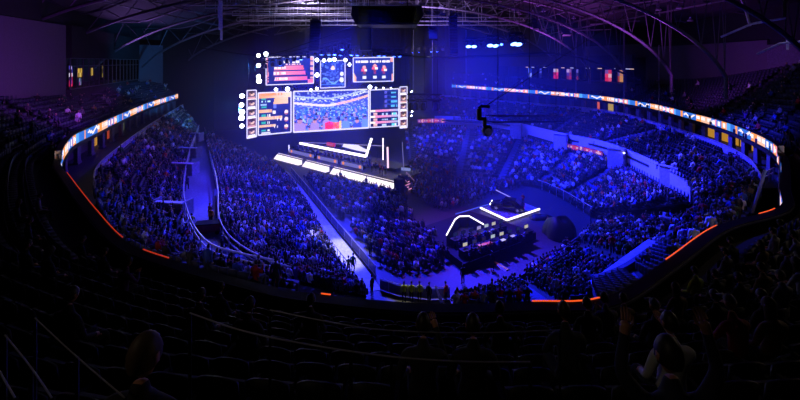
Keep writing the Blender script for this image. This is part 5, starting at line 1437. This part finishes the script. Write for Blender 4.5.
for s in (-1, 1):
    wm.quad((.85, s*.70, .98), (.36, s*.70, 1.38), (-1.05, s*.70, 1.41), (-1.6, s*.72, 1.0)); wm.f[-1] = wm.f[-1] if s < 0 else wm.f[-1][::-1]
    wm.v[-4:] = [(x, y+s*.13*(1.5-z)/.5*.9+s*.02, z) for x, y, z in wm.v[-4:]]
wm.build('side_window', glass_dark, car)
wm = MB(); wm.quad((.93, -.68, .97), (.93, .68, .97), (.38, .62, 1.41), (.38, -.62, 1.41)); wm.v = [(x+.03, y, z+.03) for x, y, z in wm.v]; wm.build('windscreen', glass_dark, car)
for sx in (1.35, -1.35):
    for sy in (-.84, .84):
        mb = MB(); Mx = Matrix.Translation((sx, sy, .33)) @ Matrix.Rotation(math.pi/2, 4, 'X'); mb.lathe([(.2, -.12), (.33, -.11), (.34, 0), (.33, .11), (.2, .12)], 16, Mx); w = mb.build('wheel', mat('tyre', '#101012', .8), car)
        mb = MB(); mb.lathe([(.02, -.125), (.19, -.125), (.19, .125), (.02, .125)], 12, Mx); mb.build('rim', grey_metal, w)
for sy in (-.58, .58):
    mb = MB(); mb.box((2.17, sy, .66), (.1, .4, .13)); mb.build('headlight', emit('headlight', '#f4f0ff', 5), car)
    mb = MB(); mb.box((-2.17, sy, .78), (.1, .34, .1)); mb.build('tail_light', emit('tail_red', '#c01a18', .5), car)
mb = MB(); mb.box((2.22, 0, .5), (.06, 1., .16)); mb.build('grille', black_metal, car)
for s in (-1, 1):
    mb = MB(); mb.box((.62, s*.99, 1.02), (.12, .18, .12)); mb.build('wing_mirror', black_metal, car)
# far light line behind the car
p, q = P(494, 189, .6), P(512, 198, .6); mb = MB(); mb.tube([(0, 0, 0), q-p], .07, 5); o = mb.build('floor_light_line', emit('violet_line', '#a89cff', .9)); o.location = p; tag(o, 'violet light line on the floor behind the car platform', 'light strip')
p, q = P(455.5, 214, .5), P(490, 204, .5); mb = MB(); mb.tube([(0, 0, 0), q-p], .07, 5); o = mb.build('floor_light_line', emit('blue_line', '#4a5cff', .8)); o.location = p; tag(o, 'blue light line along the floor between crowd and production platform', 'light strip')
# covered black mound and covered platform
def mound(center, rx, ry, h, name, label, seed):
    mb = MB(); n, rings = 22, 9
    for k in range(rings+1):
        f = k/rings
        for q in range(n):
            a = 2*math.pi*q/n; w = 1+.10*math.sin(3*a+seed)+.06*math.sin(7*a+seed*2+f*3); r = math.cos(f*math.pi/2)**.55*w if f < 1 else 0
            sq = 1/max(abs(math.cos(a)), abs(math.sin(a)))**.5
            mb.v.append((rx*r*math.cos(a)*sq, ry*r*math.sin(a)*sq, h*math.sin(f*math.pi/2)**1.2*(1+.12*math.sin(2*a+seed)*f)))
    for k in range(rings):
        for q in range(n): mb.f.append((k*n+q, k*n+(q+1) % n, (k+1)*n+(q+1) % n, (k+1)*n+q)); mb.m.append(0); mb.c.append(None)
    o = mb.build(name, mat('tarpaulin', '#0f1016', .6), smooth=True); o.location = center; tag(o, label, 'covered equipment'); return o
mound(P(560, 236, 0), 1.7, 1.5, 2.1, 'covered_equipment', 'rounded black covered mound of equipment beside the curved rail', 1.)
mound(P(524, 213, 0)+Vector((1.6, -1.8, 0)), 1.5, .8, .5, 'covered_equipment', 'flat dark covered case on the floor behind the car platform corner', 2.)
pq = [P(x, y, 1.6) for x, y in ((592,202),(630,193),(642,206),(600,219))]; mb = MB(); mb.prism([(p.x, p.y) for p in pq][::-1], 0, 1.6)
# ------------------------------------------------------------------ rigging
def box_truss(a, b, s, label, name='lighting_truss', m=black_metal, cable=True):
    a, b = Vector(a), Vector(b); t = b-a; L = t.length; t.normalize(); side = t.cross(Vector((0, 0, 1))).normalized(); up = Vector((0, 0, 1))
    root = thing(name, label, 'truss', a); mb = MB(); n = max(2, int(L/s/1.3)); cs = [side*sx*s/2+up*sz*s/2 for sx, sz in ((-1,-1),(1,-1),(1,1),(-1,1))]
    for c in cs: mb.tube([c, c+t*L], max(.05, s*.12), 4)
    for k in range(n):
        p, q = t*(L*k/n), t*(L*(k+1)/n)
        for j in range(4): mb.tube([p+cs[j], q+cs[(j+1) % 4]], max(.025, s*.06), 3); 
    mb.build('lattice', m, root)
    if cable:
        mb = MB()
        for f in (.1, .5, .9): p = t*L*f; mb.tube([p, Vector((p.x, p.y, roofz((a+p).x)+.8-a.z))], .03, 4)
        mb.build('hanging_cable', black_metal, root)
    return root
def moving_head(p, rz, tilt, lens, label, group, s=1.):
    root = thing('moving_head_light', label, 'stage light', p, rz, group)
    mb = MB(); mb.box((0, 0, -.08*s), (.42*s, .36*s, .16*s)); mb.build('base', black_metal, root)
    mb = MB(); mb.box((-.22*s, 0, -.35*s), (.05*s, .14*s, .5*s)); mb.box((.22*s, 0, -.35*s), (.05*s, .14*s, .5*s)); mb.build('yoke', black_metal, root)
    M = Matrix.Translation((0, 0, -.48*s)) @ Matrix.Rotation(tilt, 4, 'X')
    mb = MB(); mb.lathe([(.08*s, .26*s), (.15*s, .16*s), (.17*s, -.1*s), (.2*s, -.22*s), (.16*s, -.225*s)], 12, M); h = mb.build('lamp_head', black_metal, root)
    if lens is not None:
        mb = MB(); mb.lathe([(.001, -.2*s), (.19*s, -.23*s), (.12*s, -.27*s), (.001, -.29*s)], 12, M); mb.build('lens', lens, h)
    return root
def tpt(px, py, off): return scp(px, py, off)
# main rig above the screens: rising front truss and level rear truss
ta, tb = scp(262, 60, 3.5), scp(352, 38.5, 7.0)
box_truss(ta, tb, .7, 'black lighting truss slanting up over the hanging screens')
tc, td = scp(326, 46, 3.2), scp(402, 48.5, 3.2)
box_truss(tc, td, .6, 'level black truss of blue lamps above the hanging screens')
te, tf = scp(403, 47.5, -4.), scp(446, 46, -4.)
box_truss(te, tf, .5, 'short far truss of blue lamps past the hanging screens')
for k in range(13):
    p = ta.lerp(tb, (k+.5)/13)-Vector((0, 0, .45)); moving_head(p, R.uniform(-.5, .5), R.uniform(-.5, .5), blue_lens if k % 3 == 2 else None, 'moving head lamp hanging from the slanting truss%s' % (', glowing blue' if k % 3 == 2 else ', unlit'), 'glowing lamps of the slanting truss' if k % 3 == 2 else 'unlit lamps of the slanting truss', 1.8)
for k in range(14):
    p = tc.lerp(td, (k+.5)/14)-Vector((0, 0, .4)); lit = k % 4 != 3; moving_head(p, R.uniform(-.5, .5), R.uniform(-.4, .6), blue_lens if lit else None, 'moving head lamp under the level truss%s' % (', glowing blue' if lit else ', unlit'), 'glowing lamps of the level truss' if lit else 'unlit lamps of the level truss', 1.9)
for k in range(7):
    p = te.lerp(tf, (k+.5)/7)-Vector((0, 0, .35)); lit = k in (1, 2, 4, 5); moving_head(p, 0, R.uniform(-.3, .4), blue_lens if lit else None, 'moving head lamp under the short far truss%s' % (', glowing blue' if lit else ', unlit'), 'glowing lamps of the short far truss' if lit else 'unlit lamps of the short far truss', 1.3)
# small truss at the side of the last portrait strip
tg, th = Q(408, 97, 62), Q(441, 97.5, 60)
box_truss(tg, th, .85, 'small truss of dark lamps beside the last portrait strip')
for k, px in enumerate((411, 416, 423.5, 436)):
    p = tg.lerp(th, (px-408)/33)-Vector((0, 0, .35)); moving_head(p, 0, .2, None, '%s dark lamp hanging from the small truss beside the portrait strip' % ('first', 'second', 'third', 'last')[k], 'dark lamps beside the portrait strip', 2.2)
for px, py in ((411, 91, ), (411.5, 111), (411, 115)):
    p = Q(px, py, 88); moving_head(p+Vector((0, 0, .5)), .6, -.9, white_lens, 'small white beam lamp on the tower beside the last portrait strip, %s' % ('upper' if py < 100 else 'middle' if py < 113 else 'lower'), None, 1.0)
mb = MB(); a = Q(410.5, 150, 89); root = thing('lamp_tower', 'thin black tower carrying small beam lamps beside the last portrait strip', 'tower', flat(a, 0))
mb = MB(); [mb.tube([(x, y, 0), (x, y, Q(410, 56, 89).z)], .05, 4) for x, y in ((-.2, -.2), (.2, -.2), (0, .2))]; mb.build('lattice', black_metal, root)
# far truss of the big blue lamps over the east crowd
tu, tv = Q(463, 40, 76), Q(526, 36.5, 74)
box_truss(tu, tv, .6, 'black truss of bright blue flood lamps over the far crowd')
BLUE = []
for k, (px, py, s) in enumerate(((468.5,43.5,2.6),(474,43.5,2.6),(481,44.8,1.5),(485.5,45,1.5),(490,42,3.0),(495,42.3,3.0),(501.5,43.2,1.5),(513,40,3.4),(518,40.4,3.4),(525,41.5,1.3))):
    d = 75.5; p = Q(px, py, d); BLUE.append((p, s)); big = s > 1.8
    moving_head(p+Vector((0, 0, .45*s)), R.uniform(-.3, .3), -.5 if big else R.choice([-.9, .7]), blue_lens_big if big else blue_lens, '%s flood lamp on the far truss, %s from the stage' % ('big bright blue' if big else 'smaller turned blue', ('first', 'second', 'third', 'fourth', 'fifth', 'sixth', 'seventh', 'eighth', 'ninth', 'tenth')[k]), None, s)
# line array speakers
def line_array(px0, px1, py0, py1, d, n, label):
    a, b = Q((px0+px1)/2, py0, d), Q((px0+px1)/2, py1, d); w = (px1-px0)/FPX*d; h = (a.z-b.z)/n
    root = thing('line_array_speaker', label, 'loudspeaker', a, math.atan2(-a.x, 1)*0)
    for k in range(n):
        f = k/(n-1); mb = MB(); M = Matrix.Translation((0, -1.1*f*f, -h*(k+.5))) @ Matrix.Rotation(-.35*f*f, 4, 'X'); mb.box(None, (w, .8, h*.9), M=M); mb.box(None, (w*.92, .04, h*.7), M=M @ Matrix.Translation((0, -.41, 0))); mb.build('cabinet', mat('speaker_black', '#08080b', .7), root)
    mb = MB(); mb.box((0, 0, .12), (w*1.05, 1.0, .16)); mb.build('flying_frame', black_metal, root)
    mb = MB(); [mb.tube([(x, 0, .2), (x, 0, roofz(a.x)+.8-a.z)], .04, 4) for x in (-w*.4, w*.4)]; mb.build('hanging_chain', black_metal, root)
line_array(310.5, 320.5, 21, 52, 70, 11, 'tall black line array speaker hanging beside the slanting truss')
line_array(449, 457, 17, 55, 72, 13, 'tall black line array speaker hanging between the screens and the blue flood lamps')
line_array(429, 437, 27, 40, 78, 5, 'short black speaker cluster hanging behind the taller line array')
line_array(560, 568, 26, 36, 80, 4, 'small black speaker cluster under the purple roof')
line_array(532, 537, 19, 30, 86, 4, 'smallest black speaker cluster under the purple roof')
# raised scoreboard in the middle of the roof
s0 = Q(388, 16, 62); root = thing('scoreboard', 'big dark centre scoreboard pulled up under the roof', 'scoreboard', s0)
mb = MB(); prof = [(-5.2, 1.2), (-5.4, -.2), (-4.6, -1.6), (4.4, -1.6), (5.3, -.2), (5.1, 1.2)]
mb.v = [(x, -3, z) for x, z in prof]+[(x, 3, z) for x, z in prof]; mb.f = [tuple(range(6)), tuple(reversed(range(6, 12)))]+[(k, 6+k, 6+(k+1) % 6, (k+1) % 6) for k in range(6)]; mb.m = [0]*8; mb.c = [None]*8
mb.build('housing', mat('scoreboard_black', '#0d1016', .5), root)
for s in (-1, 1):
    mb = MB(); mb.box((0, s*3.06, -.2), (8.4, .1, 2.2)); mb.build('dark_screen', glass_dark, root)
mb = MB(); [mb.tube([(x, y, 1.2), (x, y, 36-s0.z)], .05, 4) for x in (-3, 3) for y in (-2, 2)]; mb.build('hanging_cable', black_metal, root)
s1 = Q(366, 37, 66); root = thing('rigging_tower', 'dark boxy motor tower hanging below the scoreboard', 'rigging box', s1)
mb = MB(); mb.box((0, 0, 0), (1.9, 1.6, 4.4)); mb.build('housing', mat('scoreboard_black', '#0d1016', .5), root)
mb = MB(); mb.box((0, 0, 2.3), (2.1, 1.8, .2)); [mb.tube([(x, 0, 2.3), (x, 0, roofz(s1.x)+.8-s1.z)], .05, 4) for x in (-.6, .6)]; mb.build('lifting_frame', black_metal, root)
# long sagging cables, hanging verticals
def cable(pts, r, label, name='rig_cable', m=black_metal):
    q = cat([Q(*p) for p in pts], 40); o0 = q[0]; mb = MB(); mb.tube([p-o0 for p in q], r, 5); o = mb.build(name, m); o.location = o0; tag(o, label, 'cable'); return o
cable([(372,50,66),(392,54,68),(430,57.5,70),(470,56.5,72),(510,55,72),(545,53,72),(575,57,70),(605,66,66),(640,80,60)], .17, 'thick black cable bundle sagging across the hall under the blue flood lamps')
cable([(200,48,60),(262,55,66),(310,42,62),(352,27,58)], .07, 'thin cable festooned with lamps over the hanging screens')
for px, y0, y1, d, lb in ((624,50,118,70,'blue lit vertical drop cable before the far ribbon'), (659,75,122,62,'dim vertical drop cable near the purple wall'), (466,60,90,80,'faint vertical drop cable under the flood lamps'), (576,60,100,78,'faint vertical drop cable before the suites'), (413.5,60,100,84,'vertical drop cable at the last portrait strip'), (432.5,58,100,84,'vertical drop cable past the small truss')):
    cable([(px,y0-30,d),(px,(y0+y1)/2,d),(px,y1,d)], .06, lb, m=grey_metal)
# remote camera hanging over the far crowd
c0 = Q(484, 124, 36); root = thing('cable_camera', 'black remote camera rig hanging above the far crowd', 'camera', c0)
mb = MB(); mb.tube([(-.5, 0, 1.4), (-.25, 0, 1.62), (.5, 0, 1.55)], .17, 6); mb.box((-.45, 0, .9), (.4, .35, 1.0)); mb.box((-.2, 0, .5), (.8, .3, .3)); mb.box((.05, 0, .2), (.3, .3, .8)); mb.build('gimbal_frame', black_metal, root)
mb = MB(); mb.lathe([(.05, -.95), (.36, -.8), (.5, -.45), (.46, -.1), (.2, .12)], 14, Matrix.Translation((.3, 0, -.2))); h = mb.build('camera_ball', mat('camera_black', '#08080a', .35), root)
mb = MB(); mb.lathe([(.14, -.06), (.3, -.05), (.3, .05), (.14, .06)], 14, Matrix.Translation((.3, -.46, -.62)) @ Matrix.Rotation(math.pi/2, 4, 'X')); mb.build('lens_ring', grey_metal, h)
mb = MB()
for p in ((20, 10, 12.), (26, 44, 9.)): mb.tube([(0, 0, 1.5), p], .03, 4)
mb.build('carrying_cable', black_metal, root)
ja, jb = Q(489, 119, 37), Q(562, 119, 46)
box_truss(ja, jb, .6, 'blue lit truss beam reaching from the remote camera over the crowd', m=grey_metal, cable=True)
# long hand rails of the foreground deck
for pts, z, lb in ((((190,313),(240,330),(300,343),(385,356),(460,361.5),(530,362)), 18.2, 'long curved metal rail in front of the nearest row of seats'),
                   (((270,310),(330,322),(385,330),(470,333),(560,330)), 17.55, 'second long curved metal rail one row further down'),
                   (((35,318),(75,355),(125,398)), 18.3, 'slanting aisle rail left of the big hooded silhouette'),
                   (((5,335),(30,366),(52,398)), 18.4, 'slanting aisle rail between two others in the darkest corner'),
                   (((-6,362),(15,398)), 18.5, 'outermost slanting aisle rail in the darkest corner')):
    q = cat([P(x, y, z) for x, y in pts], 24); o0 = q[0]; root = thing('hand_rail', lb, 'rail', o0)
    mb = MB(); mb.tube([p-o0 for p in q], .0042 if len(pts) < 4 else .0055, 6); mb.build('rail', pale_metal, root)
    for f in (0, 12, 23):
        mb = MB(); mb.tube([q[f]-o0, q[f]-o0-Vector((0, 0, 1.0))], .012, 5); mb.build('post', black_metal, root)
# ================================================================== light
def spot(loc, tgt, col, power, ang=60, blend=.5, r=.3, name='spot'):
    l = bpy.data.lights.new(name, 'SPOT'); l.energy = power; l.color = col; l.spot_size = math.radians(ang); l.spot_blend = blend; l.shadow_soft_size = r
    o = bpy.data.objects.new(name, l); COL.objects.link(o); o.location = loc; d = Vector(tgt)-Vector(loc); o.rotation_euler = d.to_track_quat('-Z', 'Y').to_euler(); return o
B1 = (.012, .02, 1.); B2 = (.03, .03, 1.); VI = (.25, .05, 1.); PU = (.36, .06, .8)
for (p, s), tg in zip(BLUE, ((8,78,2),(14,80,3),None,None,(18,76,3),(22,72,3),None,(26,68,3),(30,62,3),None)):
    if tg and s > 2: spot(p-Vector((0, .3, .6)), (p.x*.9+(tg[0]-p.x)*.35, p.y-3, 2), (.03,.05,1.), 170000, 17, .6, .3, 'blue_beam')
    if tg: spot(p-Vector((0, .3, .6)), tg, B1, 187000, 58, .7, .35, 'blue_flood')
spot((0,74,30.5), (14,82,3), B1, 255000, 60, .7, .3, 'blue_flood')
spot((8,64,31), (25,60,2), B1, 255000, 60, .7, .3, 'blue_flood')
spot((4,60,31), (15,32,2), B1, 420000, 42, .8, .3, 'blue_flood')
spot((-4,60,31), (-1,50,0), B1, 221000, 56, .7, .3, 'blue_flood')
spot((-8,66,31), (-14,54,2), B2, 289000, 58, .8, .3, 'blue_flood')
spot((-8,62,31), (-11,39,2), B2, 289000, 54, .8, .3, 'blue_flood')
spot((-22,74,30), (-27,66,3), B2, 150000, 60, .8, .3, 'blue_flood')
spot((-14,58,30), (-29,46,6), (.12,.03,1.), 30000, 52, .9, .3, 'violet_flood')
spot((16,56,31), (33,46,6), B2, 221000, 48, .8, .3, 'blue_flood')
spot((10,62,31), (32,70,7), B2, 119000, 50, .8, .3, 'blue_flood')
spot((6,56,31), (15,20.5,7), B1, 102000, 22, .8, .3, 'blue_flood')
spot((6,60,31), (8,45,0), VI, 60000, 40, .8, .3, 'violet_flood')
spot((-4,50,31), (-6.4,41.5,0), (1.,.95,.78), 60000, 15, .6, .2, 'white_spot')
spot((2,50,29), (1.5,33,1), (1.,.9,.45), 40000, 11, .6, .2, 'white_spot')  # extra warm spot added so the guards show
spot((-6,62,27), (-12,69,1.5), (.8,.75,1.), 12000, 46, .8, .3, 'white_stage_spot')
spot((2,62,31), (4,56,0), B1, 260000, 38, .8, .3, 'blue_flood')
# purple wash on the walls and the roof
spot((-31,44,15.5), (-45,46,20), PU, 4500, 110, .9, .4, 'purple_wash')
spot((38,57.5,17), (53,60,19), PU, 3500, 100, .9, .4, 'purple_wash')
spot((32,82,19), (31,84,32), (.5,.10,.9), 14000, 140, .9, .5, 'purple_uplight')
spot((34,58,17), (32,60,31), (.5,.10,.9), 8000, 150, .9, .5, 'purple_uplight')
spot((-18,72,25.5), (-16,80,31), (.75,.62,1.), 20000, 140, .9, .4, 'white_uplight')
spot((6,84,25.2), (6,92,31), (.55,.35,1.), 16000, 150, .9, .5, 'violet_uplight')
spot((-50,74,18), (-40,76,30), (.4,.2,.9), 6000, 150, .9, .5, 'violet_uplight')
spot((40,44,25.5), (40,47,20), (.8,.7,1.), 140, 150, .9, .3, 'deck_roof_fill')  # unseen fill brightening the roof side above the steep deck
spot((34,20,24), (17,11,15), (1.,.78,.55), 900, 80, .9, .4, 'deck_warm_fill')  # unseen warm fill added to tint the people in the steep deck
spot((-9,-1,26), (-1.4,2.4,18.4), (1.,.8,.6), 170, 22, .6, .2, 'deck_warm_fill')  # second added fill, rims the hair of the nearest silhouette
spot((-14,60,31), (-18,38,4.5), (.4,.35,1.), 16000, 22, .6, .2, 'walkway_fill')  # unseen fill added to lift the dark walkway
spot((8,70,27), (-3,66,1.5), (.95,.85,.95), 30000, 15, .6, .2, 'white_stage_spot')
spot(Q(411.5,110,87), Q(432,122,78), (.45,.65,1.), 9000, 14, .5, .1, 'white_beam')
spot(Q(411,90,87), Q(430,80,80), (.45,.65,1.), 7000, 14, .5, .1, 'white_beam')
spot((4,52,31), (9,44.5,1), (1.,.9,.95), 16000, 13, .6, .2, 'desk_fill')  # small unseen fill added to whiten the production desks
# glow of the burst lights into the haze
for px, py in ((241,110), (258,70), (333,60)):
    spot(scp(px, py, 2.6), scp(px, py, 2.6)+Vector((-26, 14, 4)), (.06,.34,1.), 12000, 80, .9, .3, 'burst_glow')
w = bpy.data.worlds.new('World'); scene.world = w; w.use_nodes = True
bgn = w.node_tree.nodes['Background']; bgn.inputs[0].default_value = (.25, .2, .5, 1); bgn.inputs[1].default_value = .0015
# haze hanging over the stage and the floor
hm = bpy.data.materials.new('haze'); hm.use_nodes = True; nt = hm.node_tree; nt.nodes.clear()
out = nt.nodes.new('ShaderNodeOutputMaterial'); vs = nt.nodes.new('ShaderNodeVolumeScatter'); vs.inputs['Anisotropy'].default_value = .2; vs.inputs['Color'].default_value = (.8, .85, 1, 1)
tc = nt.nodes.new('ShaderNodeTexCoord'); sx = nt.nodes.new('ShaderNodeSeparateXYZ'); mr = nt.nodes.new('ShaderNodeMapRange')
mr.interpolation_type = 'SMOOTHSTEP'; mr.inputs['From Min'].default_value = .55; mr.inputs['From Max'].default_value = 1.; mr.inputs['To Min'].default_value = .0026; mr.inputs['To Max'].default_value = 0.
nt.links.new(tc.outputs['Generated'], sx.inputs[0]); nt.links.new(sx.outputs['Z'], mr.inputs['Value']); nt.links.new(mr.outputs[0], vs.inputs['Density'])
nt.links.new(vs.outputs[0], out.inputs['Volume'])
mb = MB(); mb.box((-6.5, 77.5, 13.9), (67, 81, 27.2)); o = mb.build('haze', hm); tag(o, 'thin stage haze hanging in the hall between the roof and the floor', 'haze', None, 'stuff')
scene.view_settings.view_transform = 'Standard'; scene.view_settings.look = 'None'; scene.view_settings.gamma = 1; scene.view_settings.exposure = 0
scene.view_settings.use_curve_mapping = False
scene.cycles.use_denoising = True; scene.cycles.denoiser = 'OPENIMAGEDENOISE'
scene.cycles.max_bounces = 5; scene.cycles.diffuse_bounces = 2; scene.cycles.glossy_bounces = 2; scene.cycles.volume_bounces = 0; scene.cycles.transparent_max_bounces = 4
scene.cycles.sample_clamp_indirect = 4; scene.cycles.volume_step_rate = 4; scene.cycles.volume_max_steps = 64
